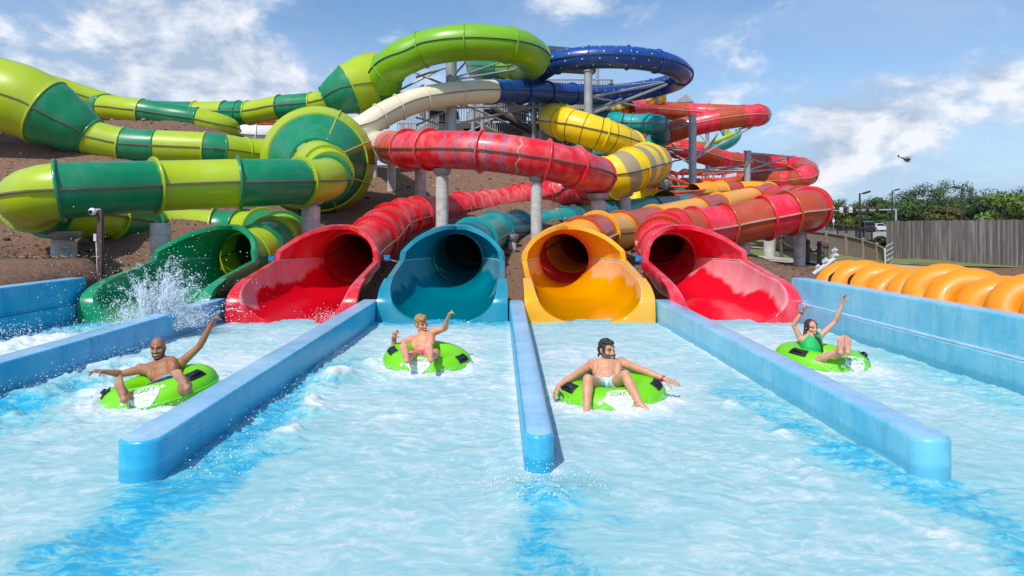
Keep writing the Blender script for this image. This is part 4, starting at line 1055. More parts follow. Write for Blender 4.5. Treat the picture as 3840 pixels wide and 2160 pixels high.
# low picket fence along the crest of the mulch bank
a = W(1760, 640, 43); b = W(2010, 648, 43)
root = thing('picket_fence', 'low weathered picket fence along the top of the mulch bank', 'fence', tuple(a))
rail_run(root, a, b, 1.1, 34)
a = W(1500, 470, 47); b = W(1600, 470, 47)
root = thing('picket_fence', 'short run of pickets beside the cream tube', 'fence', tuple(a)); 
rail_run(root, W(1500, 512, 47), W(1590, 512, 47), 1.8, 12)

# ------------------------------------------------------------------ camera post, junction boxes, rocks
x, y = PP(252, 600, 17.4).x, 15.2
base = PP(253, 665, 15.2); topz = PP(252, 527, 15.2).z; x = base.x
root = thing('camera_post', 'brown post with a white round camera behind the green chute', 'post', (x, 15.2, ground_z(x, 15.2)))
mb = MB(); mb.box((x, 15.2, (topz + ground_z(x, 15.2) - .3) / 2), .105, .105, topz - ground_z(x, 15.2) + .3); o = mb.build('post', 'postbrown', root); bevel(o, .008)
mb = MB(); mb.ell((x - .11, 15.08, topz - .05), .085, .085, .085); mb.tube((x - .11, 15.2, topz - .02), (x, 15.2, topz - .02), .035, .035, 8); cm = mb.build('camera_dome', 'camwhite', root)
mb = MB(); mb.ell((x - .115, 15.015, topz - .055), .048, .035, .048); mb.build('lens', 'blackglass', cm)
mb = MB(); mb.box((x - .085, 15.16, topz - .62), .06, .07, .16); mb.tube((x - .075, 15.16, topz - .7), (x - .04, 15.16, topz - 1.45), .014, .014, 6); mb.build('conduit', 'pipewhite', root)
for px, py, d_, lb in ((974, 650, 17.6, 'small blue box on the right of the red chute'), (684, 652, 17.4, 'small blue box between the green and red chutes'), (1606, 652, 16.9, 'small blue box on the left of the coral chute')):
    p = PP(px, py, d_); root = thing('sensor_box', lb, 'box', tuple(p), 0, 'blue boxes on the chutes')
    mb = MB(); mb.box(p, .15, .10, .13); o = mb.build('case', 'plate', root); bevel(o, .012)
    mb = MB(); mb.box(p + Vector((0, 0, .072)), .17, .12, .02); mb.box(p + Vector((0, -.056, 0)), .09, .012, .07); mb.build('lid', 'plate', root)
    mb = MB(); mb.path([p + Vector((.06, 0, -.03)), p + Vector((.18, .03, -.07)), p + Vector((.4, .3, -.13))], .012, 6); mb.build('cable', 'pipewhite', root)
def rock(c, sx, sy, sz, label, seed, mat='rock'):
    bm = bmesh.new(); bmesh.ops.create_icosphere(bm, subdivisions=4, radius=1)
    for v in bm.verts:
        n_ = mnoise.fractal(v.co * 1.3 + Vector((seed, 0, 0)), 1.0, 2.0, 5); q = mnoise.cell(v.co * 1.6 + Vector((seed, 3, 1)))
        v.co *= 1 + .12 * n_ + .04 * q
        v.co = Vector((v.co.x * sx, v.co.y * sy, v.co.z * sz))
    me = bpy.data.meshes.new('rock'); bm.to_mesh(me); bm.free(); me.materials.append(M[mat]); me.polygons.foreach_set('use_smooth', [True] * len(me.polygons)); me.set_sharp_from_angle(angle=math.radians(35))
    o = bpy.data.objects.new('rock', me); COL.objects.link(o); o.location = c; tag(o, label, 'rock'); return o
p = PP(-10, 705, 13.2); rock((-11.0, 13.7, .62), 1.6, .8, .66, 'big tan carved rock at the left edge behind the pool wall', 2)
for i, (px, py, d_, s_, lb) in enumerate(((318, 622, 20, .14, 'small brown stone behind the camera post'), (150, 640, 19, .18, 'stone on the mulch at the far left'), (430, 640, 18.4, .12, 'little stone at the foot of the stained column'), (60, 600, 22, .16, 'lone stone higher on the left bank'))):
    q = PP(px, py, d_); rock((q.x, q.y, ground_z(q.x, q.y) + s_ * .3), s_ * 1.4, s_, s_ * .8, lb, 9 + i)
p = W(1820, 672, 40); 
rock((p.x, p.y, ground_z(p.x, p.y) + .1), .55, .4, .28, 'flat pale rock on the bank below the picket fence', 21, 'timber')
# pipe fittings in the corner by the coral chute
root = thing('pipe_fittings', 'cluster of pale pipe fittings by the corner of the coral chute', 'pipes', (9.0, 16, .2))
mb = MB()
for px, py, r_ in ((2100, 630, .05), (2101, 643, .06), (2078, 657, .065), (2058, 670, .04)):
    q = PP(px, py, 15.4); mb.tube(q + Vector((-r_, -r_ * .4, 0)), q + Vector((r_, r_ * .4, 0)), r_ * .8, r_ * .8, 12); mb.tube(q, (q.x, q.y, q.z - .5), r_ * .42, r_ * .42, 8); mb.tube(q, q + Vector((0, 0, r_ * 1.3)), r_ * .3, r_ * .5, 8)
q0, q1 = PP(2046, 690, 15.4), PP(2100, 650, 15.4); mb.tube(q0, q1, .05, .05, 8)
mb.build('valves', 'pipewhite', root)

# ------------------------------------------------------------------ orange tubes leaning in a row
M['orangevinyl'] = None
def vinyl(name, c, sub=.15):
    m = bpy.data.materials.new(name); t = NT(m); p = t.obj()
    n = t.noise(p, 2.2, 4); c2 = t.mix(n, hx(c, .86), hx(c, 1.1))
    an = t.n('ShaderNodeSeparateXYZ'); t.l(p, an.inputs[0])
    ang = t.math('ARCTAN2', an.outputs[1], an.outputs[0]); wr = t.math('SINE', t.math('MULTIPLY', ang, 42))
    rad = t.math('SQRT', t.math('ADD', t.math('MULTIPLY', an.outputs[0], an.outputs[0]), t.math('MULTIPLY', an.outputs[1], an.outputs[1])))
    inn = t.math('MULTIPLY', wr, t.math('LESS_THAN', rad, .30))
    h = t.math('ADD', t.math('MULTIPLY', inn, .25), n)
    t.bsdf(Base_Color=c2, Roughness=.46, Coat_Weight=.08, Coat_Roughness=.1, Subsurface_Weight=sub, Subsurface_Radius=(.06, .05, .02), Normal=t.bump(h, .22, .012)); return m
M['orangevinyl'] = vinyl('orange vinyl', lin(253, 147, 2), .05)
M['limevinyl'] = vinyl('lime vinyl', lin(120, 214, 0), .12)
def torus_rows(R, r, n=56, m=22, weld=.012, squash=1.0):
    rows = []
    for i in range(n):
        a = 2 * math.pi * i / n; row = []
        for j in range(m):
            b = 2 * math.pi * j / m
            rr = R + r * math.cos(b); row.append(Vector((rr * math.cos(a), rr * math.sin(a), r * squash * math.sin(b))))
        rows.append(row)
    return rows
def torus_mesh(R, r, squash=1.0):
    mb = MB(); rows = torus_rows(R, r, squash=squash); rows.append(rows[0]); mb.rings(rows, True); 
    me = mb.mesh('vinyl_tube'); bm = bmesh.new(); bm.from_mesh(me); bmesh.ops.remove_doubles(bm, verts=bm.verts, dist=1e-4); bmesh.ops.recalc_face_normals(bm, faces=bm.faces); bm.to_mesh(me); bm.free()
    me.polygons.foreach_set('use_smooth', [True] * len(me.polygons)); return me
def weld_ring(R, r, q=.006):
    mb = MB(); n = 64
    mb.rings([[Vector(((R + r + e) * math.cos(2 * math.pi * i / n), (R + r + e) * math.sin(2 * math.pi * i / n), z)) for i in range(n)] for e, z in ((-.004, -.012), (q, -.006), (q, .006), (-.004, .012))]); return mb
def strap_handle(parent, a, R, r, mat='rubber', tilt=.9, w_=.10, L=.17):
    """patch with a raised webbing loop on the torus surface at azimuth a"""
    b = tilt; mb = MB(); rows = []
    for i in range(7):
        da = (i / 6 - .5) * L / R; row = []
        for j in range(5):
            bb = b + (j / 4 - .5) * w_ / r
            rr = R + (r + .006) * math.cos(bb); row.append(Vector((rr * math.cos(a + da), rr * math.sin(a + da), (r + .006) * math.sin(bb))))
        rows.append(row)
    mb.rings(rows, False); pt = mb.build('handle_patch', mat, parent)
    md = pt.modifiers.new('wall', 'SOLIDIFY'); md.thickness = .008
    sb = MB(); rows = []
    for i in range(9):
        u = i / 8 - .5; da = u * L * .72 / R; lift = .008 + .022 * (1 - (2 * u) ** 2); row = []
        for j, (dw, dh) in enumerate(((-.018, 0), (.018, 0), (.018, .008), (-.018, .008))):
            bb = b + dw / r; q = r + lift + dh; rr = R + q * math.cos(bb); row.append(Vector((rr * math.cos(a + da), rr * math.sin(a + da), q * math.sin(bb))))
        rows.append(row)
    sb.rings(rows, True, (True, True)); sb.build('grip', mat, pt)
OR_, Or_ = .385, .255
om = torus_mesh(OR_, Or_); om.materials.append(M['orangevinyl'])
ORLAB = ['first orange tube at the far end of the row, by the coral chute', 'second orange tube from the coral chute, with a black strap', 'orange tube with a white glare line on its rim, third from the coral chute', 'fourth orange tube from the coral chute', 'fifth orange tube from the coral chute, pressed tight between its neighbours', 'sixth orange tube from the coral chute, standing tall',
         'seventh orange tube from the coral chute', 'eighth orange tube from the coral chute, leaning low', 'ninth orange tube from the coral chute, below the timber fence', 'orange tube with a long black strap near the right edge', 'orange tube cut by the right edge of the picture', 'last orange tube nearest the camera at the right edge']
OSP = [(3165, 1052, 13.9, .8, 0), (3330, 1070, 13.3, .85, .05), (3400, 1098, 12.75, .75, .1), (3490, 1108, 12.2, .8, 0), (3560, 1118, 11.7, .72, -.05), (3590, 1095, 11.15, .85, .1), (3690, 1100, 10.6, .9, 0), (3790, 1125, 10.1, .8, .05), (3860, 1145, 9.65, .75, 0), (3900, 1140, 9.2, .9, .1), (3990, 1160, 8.7, .8, 0), (4120, 1180, 8.2, .85, 0)]
rt = random.Random(3)
for i in range(12):
    y = 14.1 - .62 * i; x = 7.2 + rt.uniform(-.05, .08)
    z = .655 + rt.uniform(-.05, .06) + (.06 if i in (5, 6) else 0)
    root = thing('stored_tube', ORLAB[i], 'inflatable tube', (x, y, z), 0, 'orange tubes stored in a row by the pool'); LOCAL.add(root.name)
    root.rotation_euler = (math.radians(52 + rt.uniform(-7, 7)), math.radians(-10 + rt.uniform(-7, 7)), math.radians(-34 + rt.uniform(-8, 8)))
    o = bpy.data.objects.new('vinyl_tube', om); COL.objects.link(o); o.parent = root
    weld_ring(OR_, Or_).build('weld_seam', 'orangevinyl', o)
    for a in (3.9,) if i not in (1, 2, 9) else (2.7, 4.6): strap_handle(root, a + rt.uniform(-.2, .2), OR_, Or_, tilt=.9, w_=.035, L=.22)

# ------------------------------------------------------------------ timber fence at the right
A0, A1 = Vector((17.0, 30.0, 0)), Vector((20.0, 16.1, 0))
root = thing('board_fence', 'tall silvered timber board fence at the right edge', 'fence', (17.6, 27, .3))
n = 106
fr_ = random.Random(8)
bmb = MB()
for k in range(n):
    p = A0.lerp(A1, (k + .5) / n); dr = (A1 - A0).normalized(); wd = (A1 - A0).length / n - .012
    h = 2.12 + fr_.uniform(-.02, .03); rot = Matrix.Rotation(math.atan2(dr.y, dr.x) + fr_.uniform(-.02, .02), 3, 'Z')
    off = Vector((-dr.y, dr.x, 0)) * (.02 if k % 2 else 0)
    bmb.box(p + off + Vector((0, 0, .06 + h / 2)), wd + (.03 if k % 2 else 0), .024, h, rot)
bmb.build('board_panel', 'boards', root, smooth=False)
for k in range(5):
    p = A0.lerp(A1, k / 4) + Vector((.12, 0, 0)); mb = MB(); mb.box(p + Vector((0, 0, 1.0)), .11, .11, 2.3); mb.build('fence_post', 'timber', root, smooth=False)
for z in (.5, 1.7):
    mb = MB(); mb.tube(A0 + Vector((.08, 0, z)), A1 + Vector((.08, 0, z)), .045, .045, 4); mb.build('fence_rail', 'timber', root, smooth=False)
# curved low mesh wall beside the path
cp = [(2910, 868, 38), (2960, 866, 36.5), (3050, 872, 34.5), (3130, 882, 32.5), (3200, 895, 30.5), (3260, 912, 28.6), (3305, 930, 27), (3325, 945, 25.6)]
top = [W(a, b, d_) for a, b, d_ in cp]
fine = []
for i in range(len(top) - 1):
    a, b, c_, e = top[max(i - 1, 0)], top[i], top[i + 1], top[min(i + 2, len(top) - 1)]
    for k in range(5): fine.append(catmull(a, b, c_, e, k / 5))
fine.append(top[-1])
def mk_lattice():
    m = bpy.data.materials.new('grey woven mesh panel'); t = NT(m); p = t.pos()
    wv = t.n('ShaderNodeTexChecker'); wv.inputs['Scale'].default_value = 14; t.l(p, wv.inputs['Vector'])
    n_ = t.noise(p, 3, 4)
    c = t.mix(n_, lin(128, 120, 114), lin(172, 164, 156)); c = t.mix(t.math('MULTIPLY', wv.outputs['Fac'], .12), c, lin(90, 84, 80))
    t.bsdf(Base_Color=c, Roughness=.9); return m
M['lattice'] = mk_lattice()
root = thing('curved_fence', 'low curved fence of grey mesh panels and timber posts along the path', 'fence', tuple(fine[0]))
mb = MB(); rows = [[p, p + Vector((.04, .03, 0)), Vector((p.x + .04, p.y + .03, ground_z(p.x, p.y) - .1)), Vector((p.x, p.y, ground_z(p.x, p.y) - .1))] for p in fine]
mb.rings(rows, True, (True, True)); mb.build('mesh_panel', 'lattice', root, smooth=False)
mb = MB(); mb.path([p + Vector((0, 0, .03)) for p in fine], .05, 6); mb.build('top_rail', 'boards', root)
for i in (3, 8, 13, 18, 23, 28):
    p = fine[i]; mb = MB(); zb = ground_z(p.x, p.y) - .1; mb.box((p.x - .06, p.y - .08, (p.z + .10 + zb) / 2), .10, .10, p.z + .10 - zb); o = mb.build('post', 'timber', root, smooth=False)
    mb = MB(); mb.rings([[(p.x - .06 + a_, p.y - .08 + b_, p.z + .103) for a_, b_ in ((-.06, -.06), (.06, -.06), (.06, .06), (-.06, .06))], [(p.x - .06, p.y - .08, p.z + .17)] * 4], True, (True, False)); mb.build('post_cap', 'timber', o, smooth=False)
# leaning pipe rack (white bars) between curved fence and boards
root = thing('bar_rack', 'white metal rack with slanting bars at the end of the board fence', 'rack', tuple(W(3335, 1000, 25.2)))
mb = MB(); mb.tube(W(3318, 930, 25.2), W(3322, 1020, 25.2), .03, .03, 6); mb.build('upright', 'pipewhite', root)
for k in range(6):
    mb = MB(); mb.tube(W(3322, 925 + 18 * k, 25.2), W(3348, 910 + 18 * k, 26.0), .018, .018, 6); mb.build('bar', 'pipewhite', root)
# rope posts
pr = [(2930, 872, 990 - 55, 30.0), (3028, 900, 960, 28), (3070, 905, 965, 25.4), (3095, 912, 975, 23.4)]
root_prev = None
RP = [('dark timber rope post left of the ringed concrete column', 2930, 880, 29.5), ('timber rope post just right of the ringed column', 3029, 898, 26.5), ('timber rope post nearest the path bend', 3073, 905, 25.0), ('timber rope post beside the pipe fittings', 3097, 912, 23.4)]
for lb, nx, nyt, d_ in RP:
    tp = W(nx, nyt, d_); zb = ground_z(tp.x, tp.y) - .15
    root = thing('rope_post', lb, 'post', (tp.x, tp.y, zb + .15), 0, 'timber rope posts along the path')
    mb = MB(); mb.tube((tp.x, tp.y, zb), (tp.x, tp.y, tp.z), .085, .08, 10); mb.build('post', 'deckdark', root)
    mb = MB(); mb.tube((tp.x, tp.y, tp.z - .16), (tp.x, tp.y, tp.z - .10), .10, .10, 10); mb.build('rope_collar', 'rubber', root)
pts = [W(nx, nyt + 20, d_) for _, nx, nyt, d_ in RP]
pts = [W(2900, 895, 31)] + pts
rp = MB()
for a, b in zip(pts, pts[1:]):
    seg = [a.lerp(b, k / 6) - Vector((0, 0, .22 * (1 - (k / 3 - 1) ** 2))) for k in range(7)]; rp.path(seg, .03, 6)
o = rp.build('rope', 'deckdark'); tag(o, 'slack dark rope strung between the timber posts by the path', 'rope')
# ------------------------------------------------------------------ riders and their swim rings
TR, Tr = .415, .205
tor_mesh = torus_mesh(TR, Tr, .92); tor_mesh.materials.append(M['limevinyl'])
def on_torus(a, b, lift=.0):
    rr = TR + (Tr + lift) * math.cos(b); return Vector((rr * math.cos(a), rr * math.sin(a), (Tr + lift) * .92 * math.sin(b)))
def flat_shape(pts, a0, b0, lift, name, mat, parent, sx=1.0, thick=.004):
    """a print lying on the vinyl: outline in metres (u along the ring, v up its side)"""
    bm = bmesh.new(); vs = [bm.verts.new((u, v, 0)) for u, v in pts]; bm.faces.new(vs); bmesh.ops.triangulate(bm, faces=bm.faces)
    bmesh.ops.subdivide_edges(bm, edges=bm.edges, cuts=3, use_grid_fill=True)
    for v in bm.verts: v.co = on_torus(a0 + v.co.x / (TR + Tr * .8), b0 + v.co.y / Tr, lift)
    me = bpy.data.meshes.new(name); bm.to_mesh(me); bm.free(); me.materials.append(M[mat]); o = link(me, name, parent)
    return o
def text_on_torus(txt, size, a0, b0, lift, name, mat, parent, bold=.012, shear=.15, width=None):
    cu = bpy.data.curves.new('lettering', 'FONT'); cu.body = txt; cu.size = size; cu.align_x = 'CENTER'; cu.align_y = 'CENTER'; cu.offset = bold * size; cu.shear = shear; cu.resolution_u = 3
    tmp = bpy.data.objects.new('lettering', cu); COL.objects.link(tmp)
    dg = bpy.context.evaluated_depsgraph_get(); me = bpy.data.meshes.new_from_object(tmp.evaluated_get(dg))
    bpy.data.objects.remove(tmp); bpy.data.curves.remove(cu)
    bm = bmesh.new(); bm.from_mesh(me); bmesh.ops.triangulate(bm, faces=bm.faces); bmesh.ops.subdivide_edges(bm, edges=[e for e in bm.edges if e.calc_length() > .03], cuts=2)
    xs_ = [v.co.x for v in bm.verts]; k = 1.0
    if width: k = width / (max(xs_) - min(xs_))
    for v in bm.verts: v.co = on_torus(a0 + v.co.x * k / (TR + Tr * .8), b0 + v.co.y / Tr, lift)
    m2 = bpy.data.meshes.new(name); bm.to_mesh(m2); bm.free(); m2.materials.append(M[mat]); return link(m2, name, parent)
def swim_ring(at, label, yaw, tx, ty, z=.085, logo=0.0):
    root = thing('swim_ring', label, 'inflatable tube', (at.x, at.y, z), 0, 'lime tubes on the water'); LOCAL.add(root.name)
    root.rotation_euler = (math.radians(tx), math.radians(ty), yaw)
    o = bpy.data.objects.new('vinyl_tube', tor_mesh); COL.objects.link(o); o.parent = root
    weld_ring(TR, Tr, .007).build('weld_seam', 'limevinyl', o)
    for a in (math.radians(-22), math.radians(202)): strap_handle(root, a, TR, Tr * .97, tilt=.95, w_=.12, L=.19)
    a0 = math.radians(-90 + logo); b0 = .72
    sh = [(-.155, .075), (-.10, .105), (0, .118), (.10, .108), (.155, .085), (.165, .03), (.15, -.02), (.10, -.09), (.05, -.145), (0, -.165), (-.05, -.14), (-.10, -.085), (-.17, -.045), (-.185, -.01), (-.16, .02)]
    flat_shape(sh, a0, b0, .006, 'white_crest', 'whitevinyl', root)
    text_on_torus('SOAKY', .088, a0, b0 + .055 / Tr, .0105, 'lettering', 'greenprint', root, .02, .12, .25)
    text_on_torus('MOUNTAIN', .05, a0, b0 - .018 / Tr, .0105, 'lettering', 'paleprint', root, .015, .1, .25)
    text_on_torus('WATERPARK', .024, a0, b0 - .07 / Tr, .0105, 'lettering', 'paleprint', root, .012, 0, .11)
    for u, v, s_ in ((.20, .05, .035), (-.22, -.06, .03)):
        pts_ = [(u + s_ * (1 if k % 2 else .55) * math.cos(k * math.pi / 5), v + s_ * (1 if k % 2 else .55) * math.sin(k * math.pi / 5)) for k in range(10)]
        flat_shape(pts_, a0, b0, .006, 'white_splash', 'whitevinyl', root)
    vb = MB(); q = on_torus(math.radians(95), 1.2, 0); vb.tube(q - q.normalized() * .002, q + Vector((0, 0, .012)), .016, .014, 10); vb.build('valve', 'whitevinyl', root)
    return root
swim_ring(RING_AT['bald'], 'lime tube tilted up at the right under the bald man', math.radians(4), 3, -11, .03, 8)
swim_ring(RING_AT['teen'], 'lime tube tipped to the left under the fair haired young man', math.radians(-2), 5, 6, .03, -6)
swim_ring(RING_AT['beard'], 'lime tube showing its white crest between the knees of the bearded man', 0, 3, -2, .01, 2)
swim_ring(RING_AT['woman'], 'lime tube under the woman in the green swimsuit', math.radians(8), 3, 4, .02, 12)

def skin_mat(name, c, c2, red):
    m = bpy.data.materials.new(name); t = NT(m); p = t.obj()
    n = t.noise(p, 9, 5, .6); f = t.noise(p, 60, 3)
    base = t.mix(t.ramp(n, [(.35, (0, 0, 0)), (.7, (1, 1, 1))]), c, c2)
    a = t.n('ShaderNodeAttribute', attribute_name='tint'); base = t.mix(a.outputs['Fac'], base, red)
    b = t.n('ShaderNodeAttribute', attribute_name='dark'); base = t.mix(b.outputs['Fac'], base, hx(c, .22))
    t.bsdf(Base_Color=base, Roughness=.44, Subsurface_Weight=.12, Subsurface_Radius=(.02, .008, .004), Specular_IOR_Level=.35, Normal=t.bump(f, .06, .004)); return m
M['skin_brown'] = skin_mat('brown skin', lin(158, 104, 74), lin(182, 126, 94), lin(206, 152, 138))
M['skin_tan'] = skin_mat('tanned fair skin', lin(206, 138, 100), lin(224, 162, 126), lin(226, 150, 138))
M['skin_fair'] = skin_mat('fair skin', lin(210, 150, 120), lin(226, 172, 144), lin(222, 146, 132))
M['skin_pale'] = skin_mat('light skin', lin(206, 146, 112), lin(222, 164, 130), lin(222, 146, 130))
def hair_mat(name, c, c2):
    m = bpy.data.materials.new(name); t = NT(m); p = t.obj()
    n = t.noise(t.mapping(p, (1, 1, 1)), 45, 5, .7, .8); base = t.mix(t.ramp(n, [(.35, (0, 0, 0)), (.68, (1, 1, 1))]), c, c2)
    t.bsdf(Base_Color=base, Roughness=.5, Normal=t.bump(n, .9, .01)); return m
M['hair_dark'] = hair_mat('dark curly hair', lin(24, 20, 20), lin(70, 60, 58)); M['hair_fair'] = hair_mat('sandy hair', lin(132, 92, 44), lin(206, 168, 104)); M['hair_brown'] = hair_mat('brown hair', lin(40, 24, 18), lin(92, 58, 42)); M['beard'] = hair_mat('greying beard', lin(34, 28, 26), lin(128, 118, 112)); M['stubble'] = hair_mat('short stubble', lin(58, 38, 30), lin(96, 64, 48))
M['eyewhite'] = plain('eye white', lin(225, 220, 214), .25, 0, .05); M['iris'] = plain('dark iris', lin(34, 22, 16), .2, 0, .1); M['mouthred'] = plain('mouth', lin(74, 20, 22), .5, 0, .2); M['teeth'] = plain('teeth', lin(232, 226, 214), .3, 0, .03); M['lip'] = plain('lips', lin(176, 92, 84), .45, 0, .1)
M['tongue'] = plain('tongue', lin(196, 92, 92), .5, 0, .1)
def cloth(name, c, c2, sc=7):
    m = bpy.data.materials.new(name); t = NT(m); p = t.obj(); n = t.noise(p, sc, 2); b = t.noise(p, 40, 3)
    t.bsdf(Base_Color=t.mix(t.ramp(n, [(.45, (0, 0, 0)), (.55, (1, 1, 1))]), c, c2), Roughness=.6, Normal=t.bump(b, .3, .01)); return m
M['navy_trunks'] = cloth('navy print trunks', lin(24, 36, 84), lin(40, 58, 110)); M['mint'] = cloth('mint waistband panel', lin(40, 196, 160), lin(60, 210, 176)); M['pink_trunks'] = cloth('hot pink print trunks', lin(238, 70, 140), lin(244, 110, 160)); M['aqua_trunks'] = cloth('aqua striped shorts', lin(130, 200, 190), lin(200, 232, 226)); M['green_suit'] = cloth('emerald swimsuit', lin(0, 172, 84), lin(6, 186, 96), 3)
M['band_orange'] = plain('orange wristband', lin(244, 92, 40), .4); M['band_red'] = plain('red wristband', lin(214, 24, 40), .4); M['band_dark'] = plain('maroon wristband', lin(120, 30, 50), .4)

def fuse(mb, voxel, it=4, fac=.5):
    me = mb.mesh('tmp'); bm = bmesh.new(); bm.from_mesh(me); bmesh.ops.recalc_face_normals(bm, faces=bm.faces); bm.to_mesh(me); bm.free()
    o = bpy.data.objects.new('tmp', me); COL.objects.link(o)
    r_ = o.modifiers.new('r', 'REMESH'); r_.mode = 'VOXEL'; r_.voxel_size = voxel; r_.use_smooth_shade = True
    s_ = o.modifiers.new('s', 'SMOOTH'); s_.factor = fac; s_.iterations = it
    dg = bpy.context.evaluated_depsgraph_get(); out = bpy.data.meshes.new_from_object(o.evaluated_get(dg))
    bpy.data.objects.remove(o); bpy.data.meshes.remove(me)
    out.polygons.foreach_set('use_smooth', [True] * len(out.polygons)); return out
def cut_mesh(me, keep, push=0.0):
    bm = bmesh.new(); bm.from_mesh(me)
    bmesh.ops.delete(bm, geom=[f for f in bm.faces if not keep(f.calc_center_median())], context='FACES')
    if push:
        bm.normal_update()
        for v in bm.verts: v.co += v.normal * push
    bm.to_mesh(me); bm.free(); return me
def basis(f, u):
    f = Vector(f).normalized(); r = f.cross(Vector(u)).normalized(); u = r.cross(f).normalized(); return r, f, u   # right, forward, up
class Person:
    def __init__(s, label, skin, J, head_f, head_u, male=True, smile=1.0):
        s.J = J; s.skin = skin; s.root = thing('person', label, 'person', tuple(J['hip']))
        s.b = MB(); s.male = male; s.tint = []; s.dark = []
        s.r, s.f, s.u = basis(head_f, head_u); s.rot = Matrix((s.r, s.f, s.u)).transposed(); s.H = Vector(J['head'])
        s.torso(); s.head()
    def h(s, x, y, z): return s.H + s.r * x + s.f * y + s.u * z
    def torso(s):
        J = s.J; b = s.b; hip, nk = Vector(J['hip']), Vector(J['neck']); ls, rs = Vector(J['ls']), Vector(J['rs'])
        up = (nk - hip).normalized(); rt_ = (rs - ls); wd = rt_.length / 2; rt_ = (rt_ - up * rt_.dot(up)).normalized(); fw = up.cross(rt_).normalized()   # towards the chest
        s.tr, s.tf, s.tu = rt_, fw, up; R = Matrix((rt_, fw, up)).transposed(); L = (nk - hip).length; s.L = L
        P = lambda x, y, z: hip + rt_ * x + fw * y + up * z
        s.P = P; k = 1.0 if s.male else .86
        b.ell(P(0, -.005, .0), .155 * k + (.015 if not s.male else 0), .115, .11, R)
        b.ell(P(0, 0, L * .24), .135 * k, .100 * k, .14, R); b.ell(P(0, 0, L * .48), .148 * k, .108 * k, .15, R)
        b.ell(P(0, -.005, L * .70), .160 * k, .112 * k, .13, R); b.ell(P(0, -.02, L * .84), .150 * k, .085 * k, .075, R)
        for s_ in (-1, 1):
            if s.male:
                b.ell(P(s_ * .072, .072, L * .70), .078, .038, .062, R); b.ell(P(s_ * .125, -.03, L * .62), .05, .07, .12, R)
            else: b.ell(P(s_ * .066, .085, L * .66), .062, .055, .060, R)
            sh = ls if s_ < 0 else rs
            b.cap(P(s_ * .05, -.02, L * .93), .045 * k, sh.lerp(P(0, 0, L * .9), .22), .050 * k); b.cap(P(s_ * .03, .03, L * .885), .022, sh + up * .022 + fw * .02, .020)
            b.cap(P(s_ * .09, 0, L * .72), .075 * k, sh - rt_ * s_ * .015, .058 * k)
        b.cap(P(0, -.012, L * .90), .058 * k, s.h(0, -.022, -.07), .052 * k)
        if s.male:
            for s_ in (-1, 1): s.tint.append((P(s_ * .088, .118, L * .665), .017, .0)); s.dark.append((P(s_ * .088, .108, L * .665), .022, .55))
    def head(s):
        b = s.b; h = s.h; R = s.rot; k = 1.0 if s.male else .94
        b.ell(h(0, -.015, .030), .074 * k, .094 * k, .088 * k, R, 20, 14); b.ell(h(0, .022, -.030), .062 * k, .068, .082, R)
        b.cap(h(-.048 * k, .008, -.062), .024, h(-.018, .066, -.098), .022); b.cap(h(.048 * k, .008, -.062), .024, h(.018, .066, -.098), .022)
        b.ell(h(0, .072, -.100), .026 * k, .022, .020, R)
        b.cap(h(0, .090, .008), .010, h(0, .108, -.028), .015); 
        for q in (-1, 1):
            b.ell(h(q * .013, .098, -.034), .011, .012, .009, R); b.ell(h(q * .042 * k, .062, -.024), .026, .026, .022, R)
            b.cap(h(q * .012, .084 if s.male else .078, .024), .010, h(q * .050, .068 if s.male else .062, .026), .010); b.ell(h(q * .074 * k, -.012, -.008), .011, .026, .034, R)
            s.tint.append((h(q * .045, .085, -.022), .028, .45))
        s.tint.append((h(0, .112, -.03), .016, .4))
    def arm(s, side, elbow, wrist, scale=1.0):
        b = s.b; sh = Vector(s.J['ls' if side < 0 else 'rs']); e, w_ = Vector(elbow), Vector(wrist); k = scale * (1.0 if s.male else .80)
        b.ell(sh, .066 * k, .064 * k, .066 * k); b.cap(sh, .056 * k, sh.lerp(e, .45), .050 * k); b.cap(sh.lerp(e, .4), .051 * k, e, .038 * k)
        b.cap(e, .040 * k, e.lerp(w_, .3), .042 * k); b.cap(e.lerp(w_, .28), .042 * k, w_, .026 * k)
    def hand(s, wrist, d, nrm, curls, thumb=1, thumb_dir=None, spread=.16, k=1.0):
        """d: direction of the fingers, nrm: out of the back of the hand; curls in radians per joint"""
        b = s.b; w_ = Vector(wrist); d = Vector(d).normalized(); n_ = Vector(nrm); n_ = (n_ - d * n_.dot(d)).normalized(); sd = d.cross(n_).normalized() * thumb
        if not s.male: k *= .9
        for o_ in (-.027, -.009, .010, .028): b.cap(w_ + d * .008 + sd * o_ * .55 * k, .0165 * k, w_ + d * .088 * k + sd * o_ * k, .0135 * k)
        for i, (o_, L_) in enumerate(((.029, .070), (.010, .080), (-.010, .074), (-.028, .058))):
            p = w_ + d * .088 * k + sd * o_ * k; dd = (d + sd * (o_ * spread * 18)).normalized(); ax = dd.cross(n_).normalized(); c = curls[i]; r_ = .0108 * k
            for m_, fr in ((0, .45), (1, .32), (2, .23)):
                dd = Matrix.Rotation(-c * (1 if m_ else .9), 3, ax) @ dd; q = p + dd * L_ * fr * k; b.cap(p, r_, q, r_ * .9, 10); p = q; r_ *= .92
        td = Vector(thumb_dir).normalized() if thumb_dir is not None else (d * .7 + sd * .75 - n_ * .25).normalized()
        p = w_ + d * .028 * k + sd * .026 * k; q = p + (td * .8 + sd * .4).normalized() * .042 * k; b.cap(p, .0165 * k, q, .0125 * k, 10); q2 = q + td * .032 * k; b.cap(q, .0122 * k, q2, .0105 * k, 10); q3 = q2 + (td - n_ * curls[4]).normalized() * .024 * k; b.cap(q2, .0105 * k, q3, .009 * k, 10)
